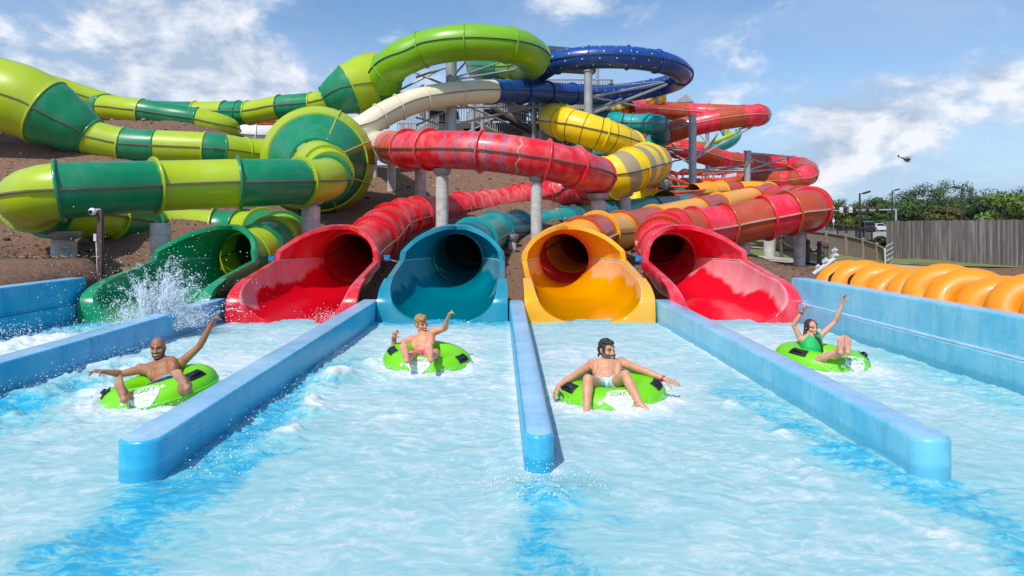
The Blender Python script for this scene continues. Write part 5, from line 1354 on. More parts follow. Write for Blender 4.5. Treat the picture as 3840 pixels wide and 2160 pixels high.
    def leg(s, side, hip_j, knee, ankle):
        b = s.b; h_, k_, a = Vector(hip_j), Vector(knee), Vector(ankle); q = 1.0 if s.male else .88
        b.cap(h_, .092 * q, h_.lerp(k_, .5), .078 * q); b.cap(h_.lerp(k_, .45), .080 * q, k_, .056 * q); b.ell(k_, .058 * q, .058 * q, .060 * q)
        b.cap(k_, .053 * q, k_.lerp(a, .32), .060 * q); b.cap(k_.lerp(a, .30), .060 * q, a, .036 * q)
    def foot(s, ankle, toe_dir, sole_n, k=1.0, tint=True):
        b = s.b; a = Vector(ankle); d = Vector(toe_dir).normalized(); n_ = Vector(sole_n); n_ = (n_ - d * n_.dot(d)).normalized(); sd = d.cross(n_)
        if not s.male: k *= .88
        hl = a + n_ * .045 * k - d * .035 * k
        b.cap(a, .038 * k, hl, .036 * k); b.cap(hl, .034 * k, hl + d * .09 * k - n_ * .006 * k, .028 * k)
        for o_ in (-.024, .0, .024): b.cap(hl + d * .05 * k + sd * o_ * .6 * k - n_ * .004, .026 * k, hl + d * .170 * k + sd * o_ * 1.15 * k, .022 * k)
        b.cap(a - d * .0, .036 * k, hl + d * .12 * k - n_ * .02 * k, .028 * k)
        return hl, d, n_, sd, k
    def toes(s, ft, big):
        hl, d, n_, sd, k = ft; b = s.b
        for i, (o_, r_, L_) in enumerate(((.036, .0165, .232), (.015, .0125, .230), (-.004, .0118, .222), (-.021, .0110, .212), (-.036, .0105, .198))):
            p = hl + d * .175 * k + sd * big * o_ * k; b.cap(p, r_ * k, hl + d * (L_ - .012) * k + sd * big * o_ * 1.1 * k - n_ * .004, r_ * k, 10)
        for q, r_, v in ((hl, .045, .55), (hl + d * .17 * k + n_ * .02, .055, .55), (hl + d * .22 * k, .04, .65), (hl + d * .09 * k + n_ * .02, .05, .35)): s.tint.append((q, r_, v))
    def finish(s, voxel=.0062):
        me = fuse(s.b, voxel, 4, .45); me.name = 'body'
        me.materials.append(M[s.skin]); co = np.empty(len(me.vertices) * 3, np.float32); me.vertices.foreach_get('co', co); co = co.reshape(-1, 3)
        for nm, lst in (('tint', s.tint), ('dark', s.dark)):
            v = np.zeros(len(co), np.float32)
            for p, r_, a in lst: v = np.maximum(v, a * np.exp(-(np.linalg.norm(co - np.array(p, np.float32), axis=1) / r_) ** 4))
            at_ = me.attributes.new(nm, 'FLOAT', 'POINT'); at_.data.foreach_set('value', v)
        s.body = link(me, 'body', s.root); return s.body
    def blob(s, name, mat, shapes, voxel=.006, keep=None, it=2, parent=None, disp=0.0, dscale=30, push=0):
        b = MB(); shapes(b); me = fuse(b, voxel, it)
        if keep: cut_mesh(me, keep, push)
        if disp:
            bm = bmesh.new(); bm.from_mesh(me); bm.normal_update()
            for v in bm.verts: v.co += v.normal * disp * (mnoise.fractal(v.co * dscale, 1.0, 2.0, 3))
            bm.to_mesh(me); bm.free()
        me.materials.append(M[mat]); me.name = name; return link(me, name, parent or s.root)
    def face(s, eyes='closed', mouth=(.030, .010), teeth=True, lipmat='lip', brow='hair_dark', tongue=False, mz=-.068):
        h = s.h; R = s.rot
        bs = .75 if s.male else .5
        for q in (-1, 1):
            if eyes == 'open':
                b = MB(); b.ell(h(q * .032, .083, .006), .014, .010, .009, R, 14, 8); e = b.build('eye', 'eyewhite', s.root)
                b = MB(); b.ell(h(q * .032, .0905, .006), .0065, .004, .0065, R, 12, 6); b.build('iris', 'iris', e)
            else:
                b = MB(); b.cap(h(q * .020, .089, .006), .0030, h(q * .033, .0885, .009), .0045, 8); b.cap(h(q * .033, .0885, .009), .0045, h(q * .046, .081, .005), .003, 8); b.build('eye', 'iris', s.root)
            b = MB(); b.cap(h(q * .014, .0945, .030), .0045 * bs, h(q * .036, .0885, .037), .005 * bs, 8); b.cap(h(q * .036, .0885, .037), .005 * bs, h(q * .056, .074, .029), .0035 * bs, 8); b.build('eyebrow', brow, s.root)
        w_, ht = mouth; z = mz
        b = MB(); b.ell(h(0, .084, z), w_ * 1.22, .017, ht + .010, R, 18, 10); lp = b.build('lips', lipmat, s.root)
        b = MB(); b.ell(h(0, .0885, z), w_ * 1.02, .0155, ht, R, 18, 10); mo = b.build('mouth_opening', 'mouthred', s.root)
        if teeth:
            b = MB(); b.ell(h(0, .0935, z + ht * (.30 if ht > .012 else .05)), w_ * .86, .0125, ht * (.42 if ht > .012 else .78), R, 16, 8); b.build('teeth', 'teeth', mo)
        if tongue:
            b = MB(); b.ell(h(0, .0925, z - ht * .55), w_ * .6, .012, ht * .36, R, 14, 8); b.build('tongue', 'tongue', mo)
    def wristband(s, wrist, elbow, mat, r_=.031):
        w_, e = Vector(wrist), Vector(elbow); d = (e - w_).normalized(); c = w_ + d * .03
        b = MB(); a = d.orthogonal().normalized(); q = d.cross(a); n = 20
        b.rings([[c + d * o_ + (a * math.cos(2 * math.pi * i / n) + q * math.sin(2 * math.pi * i / n)) * r2 for i in range(n)] for o_, r2 in ((-.010, r_), (-.010, r_ + .004), (.010, r_ + .005), (.010, r_ + .001))])
        b.build('wristband', mat, s.root)

# ---- zoomed rider views: pixel -> world at a chosen distance
Q1 = lambda x, y, d: PP(214.7 + x * .21296, 751.3 + y * .21296, d)
Q2 = lambda x, y, d: PP(939.2 + x * .14813, 751.3 + y * .14813, d)
Q3 = lambda x, y, d: PP(1368.5 + x * .17596, 818.4 + y * .17596, d)
Q4 = lambda x, y, d: PP(1918.6 + x * .1759, 711.0 + y * .1759, d)
V = Vector

# ---- bald man, lane of the red chute
J = dict(hip=Q1(960, 1035, 7.72), neck=Q1(905, 735, 7.98), head=Q1(858, 580, 7.92), ls=Q1(655, 835, 7.98), rs=Q1(1125, 765, 8.0))
p = Person('bald smiling man in navy trunks riding a tube with one arm raised', 'skin_brown', J, (.16, -.96, -.05), (-.10, -.06, 1))
le, lw_ = Q1(430, 890, 7.95), Q1(215, 862, 7.80); p.arm(-1, le, lw_)
p.hand(lw_, Q1(80, 850, 7.74) - lw_, (0, -.2, 1), (.10, .55, .65, .75, .2), thumb=-1, thumb_dir=Q1(150, 945, 7.6) - Q1(180, 870, 7.75))
re, rw_ = Q1(1350, 560, 8.05), Q1(1495, 292, 8.0); p.arm(1, re, rw_)
p.hand(rw_, Q1(1560, 180, 7.98) - rw_, (-.6, -.1, .5), (.06, .10, .9, 1.0, .4), thumb=-1, thumb_dir=(.9, -.3, .15), spread=.3)
p.leg(-1, Q1(865, 1060, 7.62), Q1(610, 1165, 7.36), Q1(500, 1150, 7.14)); ft = p.foot(Q1(492, 1150, 7.12), Q1(385, 930, 7.12) - Q1(470, 1190, 7.05), (-.1, -1, -.2), 1.12); p.toes(ft, 1)
p.leg(1, Q1(1050, 1050, 7.62), Q1(1185, 1075, 7.28), Q1(1215, 1020, 7.02)); ft = p.foot(Q1(1215, 1020, 7.0), Q1(1110, 850, 6.98) - Q1(1255, 1060, 6.93), (.12, -1, -.15), 1.08); p.toes(ft, -1)
p.finish(); p.face('closed', (.034, .0125), True, 'lip', 'stubble')
p.wristband(rw_, re, 'band_orange', .032)
def sh(b):
    for q in (-1, 1): b.cap(p.h(q * .062, .004, -.045), .016, p.h(q * .050, .030, -.080), .018); b.cap(p.h(q * .050, .030, -.080), .018, p.h(q * .018, .074, -.108), .017)
    b.ell(p.h(0, .077, -.106), .026, .019, .016, p.rot); b.cap(p.h(-.026, .091, -.050), .006, p.h(.026, .091, -.050), .006)
p.blob('stubble_beard', 'stubble', sh, .005)
def sh(b):
    b.ell(p.P(0, -.004, .0), .160, .122, .095, Matrix((p.tr, p.tf, p.tu)).transposed())
    b.cap(Q1(865, 1060, 7.62), .097, Q1(790, 1090, 7.55), .090); b.cap(Q1(1050, 1050, 7.62), .097, Q1(1085, 1058, 7.55), .090)
tk = p.blob('swim_trunks', 'navy_trunks', sh, .008)
def sh2(b):
    b.ell(p.P(0.03, .01, .055), .150, .120, .035, Matrix((p.tr, p.tf, p.tu)).transposed())
p.blob('waist_panel', 'mint', sh2, .007, None, 2, tk)

# ---- fair haired young man, teal lane
J = dict(hip=Q2(870, 985, 9.50), neck=Q2(850, 610, 9.78), head=Q2(815, 425, 9.76), ls=Q2(650, 700, 9.80), rs=Q2(1010, 570, 9.80))
p = Person('laughing young man with sandy hair and pink trunks riding a tube', 'skin_tan', J, (.62, -.78, -.10), (-.16, -.05, 1))
le, lw_ = Q2(352, 815, 9.70), Q2(352, 650, 9.58); p.arm(-1, le, lw_)
p.hand(lw_, Q2(385, 545, 9.52) - lw_, (-.4, .6, .3), (1.1, .75, .15, .75, .2), thumb=1, thumb_dir=(.9, -.1, -.1), spread=.25)
re, rw_ = Q2(1215, 505, 9.74), Q2(1262, 335, 9.62); p.arm(1, re, rw_)
p.hand(rw_, Q2(1300, 245, 9.60) - rw_, (-.5, .1, .9), (.95, .85, .7, .65, .1), thumb=-1, thumb_dir=(.35, -.1, 1), spread=.2)
p.leg(-1, Q2(800, 990, 9.42), Q2(660, 950, 9.08), Q2(580, 1010, 8.82)); ft = p.foot(Q2(578, 1005, 8.80), Q2(512, 770, 8.78) - Q2(590, 1080, 8.73), (-.1, -1, -.1), 1.10); p.toes(ft, 1)
p.leg(1, Q2(950, 985, 9.42), Q2(1060, 925, 9.08), Q2(985, 1000, 8.80)); ft = p.foot(Q2(980, 995, 8.78), Q2(905, 715, 8.76) - Q2(965, 1060, 8.70), (-.02, -1, -.1), 1.10); p.toes(ft, -1)
p.finish(); p.face('closed', (.026, .017), True, 'lip', 'hair_fair')
p.wristband(lw_, le, 'band_red', .031)
def sh(b):
    b.ell(p.h(0, -.024, .058), .084, .092, .080, p.rot); b.ell(p.h(0, .035, .098), .066, .052, .034, p.rot); b.ell(p.h(.03, .070, .088), .042, .032, .022, p.rot); b.ell(p.h(0, -.060, .0), .072, .060, .075, p.rot)
    b.ell(p.h(-.05, -.02, .05), .036, .07, .06, p.rot); b.ell(p.h(.05, -.02, .05), .036, .07, .06, p.rot)
p.blob('hair', 'hair_fair', sh, .006, lambda c: (c - p.H).dot(p.f) < .05 or (c - p.H).dot(p.u) > .062, 1, None, .012, 26)
def sh(b):
    b.ell(p.P(0, -.004, .0), .160, .122, .095, Matrix((p.tr, p.tf, p.tu)).transposed()); b.cap(Q2(800, 990, 9.42), .097, Q2(745, 975, 9.30), .090); b.cap(Q2(950, 985, 9.42), .097, Q2(1000, 960, 9.30), .090)
p.blob('swim_trunks', 'pink_trunks', sh, .008)

# ---- bearded man, amber lane
J = dict(hip=Q3(880, 880, 7.74), neck=Q3(905, 510, 8.02), head=Q3(900, 345, 8.00), ls=Q3(680, 565, 8.04), rs=Q3(1105, 530, 8.06))
p = Person('grinning bearded man with dark hair sitting in a tube, arms spread', 'skin_pale', J, (.52, -.85, -.08), (-.03, -.05, 1))
le, lw_ = Q3(430, 722, 7.68), Q3(205, 868, 7.56); p.arm(-1, le, lw_)
p.hand(lw_, Q3(150, 985, 7.50) - lw_, (-.8, -.2, .5), (.15, .18, .22, .3, .2), thumb=-1, spread=.12)
re, rw_ = Q3(1445, 655, 7.80), Q3(1735, 775, 7.66); p.arm(1, re, rw_)
p.hand(rw_, Q3(1920, 830, 7.62) - rw_, (.1, -.4, .9), (.08, .08, .12, .2, .2), thumb=1, spread=.2)
p.leg(-1, Q3(775, 865, 7.66), Q3(628, 775, 7.32), Q3(610, 1205, 7.10)); ft = p.foot(Q3(608, 1205, 7.09), (-.22, -.92, -.28), (-.1, .3, -1), 1.0); p.toes(ft, 1)
p.leg(1, Q3(1010, 850, 7.66), Q3(1165, 715, 7.32), Q3(1375, 1130, 7.12)); ft = p.foot(Q3(1378, 1132, 7.11), (.62, -.72, -.22), (.1, .3, -1), 1.0); p.toes(ft, -1)
p.finish(); p.face('closed', (.030, .011), True, 'lip', 'hair_dark')
p.wristband(rw_, re, 'band_red', .032)
def sh(b):
    b.ell(p.h(0, -.022, .056), .083, .094, .074, p.rot); b.ell(p.h(0, .034, .092), .064, .052, .030, p.rot); b.ell(p.h(0, -.070, -.005), .072, .055, .085, p.rot)
    for k in range(14):
        a = k * 2.4; b.ell(p.h(.055 * math.cos(a), -.01 + .055 * math.sin(a), .088 + .010 * math.sin(k * 1.7)), .026, .026, .016, p.rot, 10, 6)
    for k in range(6): b.cap(p.h(-.03 + .012 * k, -.11, .02 - .02 * k), .014, p.h(-.05 + .012 * k, -.145, -.02 - .02 * k), .006, 8)
    for q in (-1, 1): b.ell(p.h(q * .068, .012, .015), .013, .030, .050, p.rot)
p.blob('hair', 'hair_dark', sh, .006, lambda c: (c - p.H).dot(p.f) < .045 or (c - p.H).dot(p.u) > .075, 1, None, .010, 30)
def sh(b):
    for q in (-1, 1):
        b.cap(p.h(q * .072, .012, -.015), .015, p.h(q * .060, .034, -.070), .027); b.cap(p.h(q * .060, .034, -.075), .027, p.h(q * .024, .078, -.118), .030); b.ell(p.h(q * .048, .066, -.062), .020, .018, .026, p.rot); b.cap(p.h(q * .006, .102, -.047), .0085, p.h(q * .036, .086, -.066), .009)
        b.cap(p.h(q * .036, .086, -.066), .009, p.h(q * .034, .078, -.100), .016)
    b.ell(p.h(0, .086, -.124), .040, .032, .040, p.rot); b.cap(p.h(-.03, .084, -.095), .012, p.h(.03, .084, -.095), .012)
p.blob('beard', 'beard', sh, .005, None, 1, None, .006, 60)
def sh(b):
    b.ell(p.P(0, -.004, .0), .162, .124, .095, Matrix((p.tr, p.tf, p.tu)).transposed()); b.cap(Q3(775, 865, 7.66), .100, Q3(728, 838, 7.56), .092); b.cap(Q3(1010, 850, 7.66), .100, Q3(1058, 815, 7.56), .092)
p.blob('swim_shorts', 'aqua_trunks', sh, .008)

# ---- woman, coral lane
J = dict(hip=Q4(700, 1060, 9.56), neck=Q4(700, 770, 9.76), head=Q4(693, 645, 9.74), ls=Q4(545, 800, 9.78), rs=Q4(815, 765, 9.80))
p = Person('shrieking woman in a green one shouldered swimsuit, both arms up', 'skin_fair', J, (.14, -.97, .02), (.05, -.10, 1), False)
le, lw_ = Q4(442, 610, 9.80), Q4(570, 405, 9.72); p.arm(-1, le, lw_)
p.hand(lw_, Q4(655, 310, 9.68) - lw_, (-.4, .7, .6), (.55, .65, .7, .75, .3), thumb=1, spread=.1)
re, rw_ = Q4(1035, 565, 9.84), Q4(1150, 285, 9.78); p.arm(1, re, rw_)
p.hand(rw_, Q4(1160, 165, 9.76) - rw_, (-.3, .9, .2), (.25, .3, .35, .45, .3), thumb=-1, spread=.08)
p.leg(-1, Q4(660, 1085, 9.48), Q4(800, 1105, 9.12), Q4(1090, 965, 8.88)); ft = p.foot(Q4(1092, 960, 8.87), Q4(1108, 710, 8.84) - Q4(1112, 990, 8.80), (.02, -1, -.1), 1.08); p.toes(ft, 1)
p.leg(1, Q4(770, 1080, 9.48), Q4(960, 1100, 9.20), Q4(1190, 970, 8.90)); ft = p.foot(Q4(1192, 962, 8.89), Q4(1212, 725, 8.86) - Q4(1205, 990, 8.82), (.05, -1, -.1), 1.06); p.toes(ft, -1)
p.finish(); p.face('closed', (.023, .026), True, 'lip', 'hair_brown', True, -.070)
p.wristband(lw_, le, 'band_dark', .026)
def sh(b):
    b.ell(p.h(0, -.026, .042), .079, .088, .080, p.rot); b.ell(p.h(0, -.060, -.01), .070, .052, .085, p.rot)
    for q in (-1, 1): b.ell(p.h(q * .060, -.01, .02), .022, .06, .075, p.rot)
    pts_ = [p.h(.035, -.06, -.05), p.h(.075, -.02, -.115), Q4(790, 800, 9.62), Q4(830, 900, 9.60), Q4(862, 985, 9.58)]
    for a, c, r0, r1 in zip(pts_, pts_[1:], (.034, .031, .026, .020), (.031, .026, .020, .010)): b.cap(a, r0, c, r1)
p.blob('long_hair', 'hair_brown', sh, .006, lambda c: (c - p.H).dot(p.f) < .052 or (c - p.H).dot(p.u) > .082 or (c - p.H).dot(p.u) < -.10, 1, None, .006, 40)
Rt = Matrix((p.tr, p.tf, p.tu)).transposed(); L = p.L
def sh(b):
    P = p.P; k = .86
    b.ell(P(0, -.005, 0), .175 * k + .004, .124, .12, Rt); b.ell(P(0, 0, L * .24), .143 * k, .108 * k, .15, Rt); b.ell(P(0, 0, L * .48), .156 * k, .116 * k, .155, Rt); b.ell(P(0, -.005, L * .70), .168 * k, .120 * k, .135, Rt); b.ell(P(0, -.02, L * .84), .158 * k, .094 * k, .08, Rt)
    for q in (-1, 1): b.ell(P(q * .066, .085, L * .66), .067, .061, .065, Rt)
    sh_ = Vector(J['rs']); b.cap(P(.05, -.02, L * .93), .048, sh_.lerp(P(0, 0, L * .9), .25), .050); b.cap(P(.09, 0, L * .72), .070, sh_ - p.tr * .03, .058)
def keep(c):
    q = c - Vector(J['hip']); x, z = q.dot(p.tr), q.dot(p.tu)
    lim = L * .66 + (x + .12) * 1.35
    return z < lim and x < .128 and not (x > .10 and z < L * .95 and z > L * .8 and False)
p.blob('swimsuit', 'green_suit', sh, .007, keep, 2)
# ------------------------------------------------------------------ far right: path, road, car park
def strip(name, L, R, m, lift, seg=10):
    rows = []
    for (a, b) in zip(L, R): pass
    mb = MB(); fl, fr = [], []
    for i in range(len(L) - 1):
        for k in range(seg):
            fl.append(Vector(L[i]).lerp(Vector(L[i + 1]), k / seg)); fr.append(Vector(R[i]).lerp(Vector(R[i + 1]), k / seg))
    fl.append(Vector(L[-1])); fr.append(Vector(R[-1]))
    for a, b in zip(fl, fr):
        rows.append([Vector((q.x, q.y, ground_z(q.x, q.y) + lift)) for q in (a.lerp(b, j / 8) for j in range(9))])
    mb.rings(rows, False); o = mb.build(name, m, angle=80); o['kind'] = 'structure'; return o
strip('lawn', [(8.5, 29, 0), (15, 62, 0)], [(19, 23, 0), (60, 62, 0)], 'grass', .03, 24)
strip('path', [(9.6, 30, 0), (11.9, 25.5, 0), (13.2, 22, 0)], [(10.6, 31, 0), (13.4, 26.5, 0), (16.0, 22, 0)], 'pavement', .06, 14)
strip('road', [(14, 44, 0), (15.5, 36, 0), (17, 31, 0)], [(20, 46, 0), (19.6, 38, 0), (20, 33, 0)], 'asphalt', .06, 12)
strip('kerb_strip', [(13.7, 44, 0), (15.2, 36, 0), (16.7, 31, 0)], [(14, 44, 0), (15.5, 36, 0), (17, 31, 0)], 'kerb', .14, 12)
strip('car_park', [(22, 55, 0), (22, 120, 0)], [(75, 55, 0), (120, 120, 0)], 'lot', .07, 16)
# black metal railing beside the road
root = thing('metal_railing', 'thin black metal railing beside the road at the right', 'railing', tuple(W(3060, 850, 42)))
ra = [W(2950, 838, 47), W(3060, 842, 44), W(3140, 846, 41.5), W(3210, 854, 38.5), W(3270, 866, 35)]
for i, p in enumerate(ra):
    pass
line = []
for a, b in zip(ra, ra[1:]):
    for k in range(4): line.append(a.lerp(b, k / 4))
line.append(ra[-1])
pk = MB()
for a, b in zip(line, line[1:]):
    for k in range(10):
        p = a.lerp(b, k / 10); pk.tube((p.x, p.y, ground_z(p.x, p.y)), p, .008, .008, 4)
pk.build('pickets', 'rubber', root, smooth=False)
mb = MB(); mb.path(line, .022, 5); mb.build('top_rail', 'rubber', root)
for p in line[::2]:
    mb = MB(); mb.tube((p.x, p.y, ground_z(p.x, p.y) - .1), p + Vector((0, 0, .1)), .04, .04, 6); mb.build('post', 'rubber', root)
# lamp posts
def lamp_post(nx, nyt, d_, label, side=1):
    tp = W(nx, nyt, d_); zb = ground_z(tp.x, tp.y) - .1
    root = thing('lamp_post', label, 'lamp post', (tp.x, tp.y, zb + .1), 0, 'dark car park lamp posts')
    mb = MB(); mb.tube((tp.x, tp.y, zb), tp, .11, .075, 10); mb.build('pole', 'steel_dark2', root)
    mb = MB(); mb.tube(tp + Vector((0, 0, -.05)), tp + Vector((side * .35, 0, .02)), .04, .04, 6); mb.build('arm', 'steel_dark2', root)
    mb = MB(); mb.box(tp + Vector((side * .62, 0, .08)), .62, .34, .16, Matrix.Rotation(-side * .3, 3, 'Y')); o = mb.build('lamp_head', 'steel_dark2', root); bevel(o, .03)
M['steel_dark2'] = plain('dark bronze paint', lin(48, 50, 52), .5)
lamp_post(3224, 725, 62, 'dark lamp post in front of the traffic lights, nearest of the lamp posts')
lamp_post(3346, 714, 88, 'slim distant lamp post against the trees', 1)
lamp_post(3606, 706, 74, 'lamp post standing behind the board fence', -1)
# traffic signal on its long arm
d_ = 96
p0 = W(3360, 786, d_); a1 = W(3090, 791, d_)
root = thing('traffic_signal', 'grey signal mast with a long arm over the road', 'traffic light', (p0.x, p0.y, 1.6))
mb = MB(); mb.tube((p0.x, p0.y, 1.3), p0 + Vector((0, 0, .05)), .16, .12, 10); mb.build('mast', 'steel', root)
mb = MB(); mb.tube(p0, a1, .11, .06, 8); mb.build('arm', 'steel', root)
for nx in (3168, 3203, 3252, 3288):
    c = W(nx, 786, d_); mb = MB(); mb.box(c, .42, .3, 1.05); o = mb.build('signal_head', 'steel_dark2', root); bevel(o, .05)
    for k, mt in ((.33, 'sigred'), (0, 'rubber'), (-.33, 'rubber')):
        lb = MB(); lb.tube(c + Vector((0, -.15, k)), c + Vector((0, -.22, k)), .15, .15, 12); M.setdefault('sigred', plain('red signal lens', lin(190, 20, 24), .3)); lb.build('lens', mt, o)
for nx in (3155, 3190):
    c = W(nx, 787, d_); mb = MB(); mb.box(c, .5, .05, .75); mb.build('sign_plate', 'pipewhite', root, smooth=False)
# road sign far left of the wood
c = W(3126, 828, 80); root = thing('road_sign', 'small white road sign on a thin post', 'sign', (c.x, c.y, 1.6))
mb = MB(); mb.box(c, .26, .03, .36); mb.build('plate', 'pipewhite', root, smooth=False); mb = MB(); mb.tube((c.x, c.y + .05, 1.4), (c.x, c.y + .05, c.z + .4), .05, .05, 6); mb.build('post', 'steel', root)
# cars
def car(nx, d_, label, paint, yaw, kind='suv'):
    x = (nx - 1871) * d_ / F; z = ground_z(x, d_) + .07
    root = thing('parked_car', label, 'car', (x, d_, z), yaw, 'cars in the car park'); LOCAL.add(root.name)
    if kind == 'suv': prof = [(-2.3, .35), (-2.32, .85), (-2.2, 1.05), (-1.95, 1.62), (-1.5, 1.72), (.3, 1.70), (1.05, 1.12), (2.1, .98), (2.3, .75), (2.3, .35)]
    else: prof = [(-2.3, .32), (-2.32, .75), (-2.2, .98), (-1.5, 1.02), (-.9, 1.42), (.2, 1.44), (1.0, 1.0), (2.0, .86), (2.28, .65), (2.28, .32)]
    mb = MB(); rows = []
    for y, k in ((-.90, .93), (-.86, 1), (.86, 1), (.90, .93)):
        rows.append([(a * (1 if k == 1 else .985), y * (1 if b < 1.05 else .84), b if k == 1 else .35 + (b - .35) * .97) for a, b in prof])
    mb.rings(rows, True, (True, True)); mb.build('body', paint, root, angle=30)
    zt = 1.68 if kind == 'suv' else 1.40; zw = 1.08 if kind == 'suv' else 1.02
    for s_ in (-1, 1):
        wb = MB(); pl = [(-1.85, zw), (-1.7, zt - .1), (.2, zt - .1), (.85, zw)] if kind == 'suv' else [(-1.35, zw), (-.85, zt - .05), (.15, zt - .05), (.8, zw)]
        wb.rings([[(a, s_ * (.905 if b == zw else .80), b) for a, b in pl], [(a, s_ * (.88 if b == zw else .77), b) for a, b in pl]], True, (True, True)); wb.build('side_window', 'blackglass', root, smooth=False)
        lb = MB(); lb.box((-2.31, s_ * .7, .88), .06, .22, .26); M.setdefault('taillight', plain('tail light', lin(170, 14, 20), .25)); lb.build('tail_light', 'taillight', root)
        for xx in (-1.4, 1.4):
            tb = MB(); tb.tube((xx, s_ * .74, .34), (xx, s_ * .93, .34), .34, .34, 18); ty = tb.build('wheel', 'rubber', root); rb_ = MB(); rb_.tube((xx, s_ * .9, .34), (xx, s_ * .94, .34), .2, .2, 14); rb_.build('rim', 'steel', ty)
    rb_ = MB(); rr = [(-2.24, zw), (-1.97, zt - .1)] if kind == 'suv' else [(-1.55, zw + .03), (-.98, zt - .04)]
    rb_.rings([[(rr[0][0] - .02, -.72, rr[0][1]), (rr[0][0] - .02, .72, rr[0][1]), (rr[1][0] - .02, .62, rr[1][1]), (rr[1][0] - .02, -.62, rr[1][1])], [(rr[0][0] + .1, -.72, rr[0][1]), (rr[0][0] + .1, .72, rr[0][1]), (rr[1][0] + .1, .62, rr[1][1]), (rr[1][0] + .1, -.62, rr[1][1])]], True, (True, True)); rb_.build('rear_window', 'blackglass', root, smooth=False)
def paint(n, c):
    m = bpy.data.materials.new(n); t = NT(m); t.bsdf(Base_Color=c, Roughness=.3, Metallic=.2, Coat_Weight=.8, Coat_Roughness=.05); return m
M['pnavy'] = paint('dark navy car paint', lin(32, 36, 52)); M['pwhite'] = paint('white car paint', lin(225, 226, 226)); M['psilver'] = paint('silver blue car paint', lin(150, 164, 178))
car(3248, 112, 'dark estate car seen from behind beside the lamp post', 'pnavy', math.radians(75), 'suv')
car(3296, 118, 'white saloon car next to the dark car', 'pwhite', math.radians(12), 'sedan')
car(3318, 132, 'silver blue car partly hidden by the board fence', 'psilver', math.radians(160), 'suv')
car(3046, 90, 'small dark car glimpsed under the coral tube bend', 'psilver', math.radians(95), 'sedan')
# tan kiosk roof peeping over the fence
c = W(3408, 830, 60); root = thing('kiosk', 'tan flat roofed kiosk peeping over the board fence', 'kiosk', (c.x, c.y, 1.5))
mb = MB(); mb.box((c.x, c.y, 1.75), .8, 1.0, 1.0); mb.build('wall', 'timber', root, smooth=False); mb = MB(); mb.box((c.x, c.y, 2.33), 1.0, 1.2, .14); mb.build('roof', 'kerb', root, smooth=False)
# helicopter
c = W(3402, 598, 150); root = thing('helicopter', 'tiny dark helicopter in the sky at the right', 'helicopter', tuple(c)); 
mb = MB(); mb.ell(c, .8, .4, .4); mb.cap(c + Vector((-.5, 0, .12)), .18, c + Vector((-1.9, 0, .6)), .06, 8); b_ = mb.build('fuselage', 'heli', root) if False else None
M['heli'] = plain('dark helicopter paint', lin(92, 56, 50), .4)
mb.build('fuselage', 'heli', root)
mb = MB(); mb.box(c + Vector((.1, 0, .58)), 3.4, .10, .03, Matrix.Rotation(.5, 3, 'Z')); mb.box(c + Vector((.1, 0, .58)), 3.4, .10, .03, Matrix.Rotation(2.0, 3, 'Z')); mb.tube(c + Vector((.1, 0, .4)), c + Vector((.1, 0, .62)), .07, .07, 6); mb.build('rotor', 'steel_dark2', root, smooth=False)
mb = MB(); mb.box(c + Vector((-1.92, 0, .75)), .35, .05, .55, Matrix.Rotation(-.3, 3, 'Y')); mb.build('tail_fin', 'heli', root, smooth=False)
mb = MB(); 
for s_ in (-1, 1): mb.tube(c + Vector((-.5, s_ * .35, -.52)), c + Vector((.6, s_ * .35, -.52)), .05, .05, 5); mb.tube(c + Vector((0, s_ * .25, -.25)), c + Vector((0, s_ * .35, -.52)), .04, .04, 5)
mb.build('skids', 'steel_dark2', root)
# ------------------------------------------------------------------ trees
def leaf_mat(name, c1, c2):
    m = bpy.data.materials.new(name); t = NT(m); p = t.pos()
    n_ = t.noise(p, .45, 4, .6); f = t.noise(p, 3.0, 3)
    c = t.mix(t.math('MULTIPLY', t.math('ADD', n_, f), .5), c1, c2)
    t.bsdf(Base_Color=c, Roughness=.6, Specular_IOR_Level=.3, Subsurface_Weight=0.0); return m
M['leaf_a'] = leaf_mat('mid green leaves', lin(46, 68, 34), lin(94, 120, 64)); M['leaf_b'] = leaf_mat('dark green leaves', lin(26, 42, 24), lin(62, 84, 46)); M['leaf_c'] = leaf_mat('fresh green leaves', lin(74, 100, 38), lin(124, 150, 66)); M['leaf_d'] = leaf_mat('olive leaves', lin(60, 64, 30), lin(108, 106, 60))
M['bark'] = plain('bark', lin(84, 70, 58), .9, 0, .3, 4)
def leaves(mb, c, rx, ry, rz, n_, sz, rn, lumps=9):
    cs = []
    for k in range(lumps):
        a = rn.uniform(0, 2 * math.pi); q = rn.uniform(.25, .78); zz_ = rn.uniform(-.65, .8)
        w_ = math.sqrt(max(.05, 1 - zz_ * zz_)); cs.append((Vector((c[0] + rx * q * w_ * math.cos(a), c[1] + ry * q * w_ * math.sin(a), c[2] + rz * zz_)), rn.uniform(.28, .5)))
    for k in range(n_):
        cc, s_ = cs[rn.randrange(lumps)]
        d_ = Vector((rn.gauss(0, 1), rn.gauss(0, 1), rn.gauss(0, 1))).normalized() * (rn.random() ** .4)
        p = cc + Vector((d_.x * rx * s_, d_.y * ry * s_, d_.z * rz * s_ * .8)) 
        nrm = (d_ + Vector((rn.gauss(0, .5), rn.gauss(0, .5), rn.gauss(0, .5) + .4))).normalized(); a = nrm.orthogonal().normalized(); a = Matrix.Rotation(rn.uniform(0, 6.28), 3, nrm) @ a; b = nrm.cross(a); z_ = sz * rn.uniform(.6, 1.3)
        i = len(mb.v); mb.v += [tuple(p - a * z_ - b * z_ * .25), tuple(p + b * z_ * .55), tuple(p + a * z_), tuple(p - b * z_ * .55)]; mb.face((i, i + 1, i + 2, i + 3))
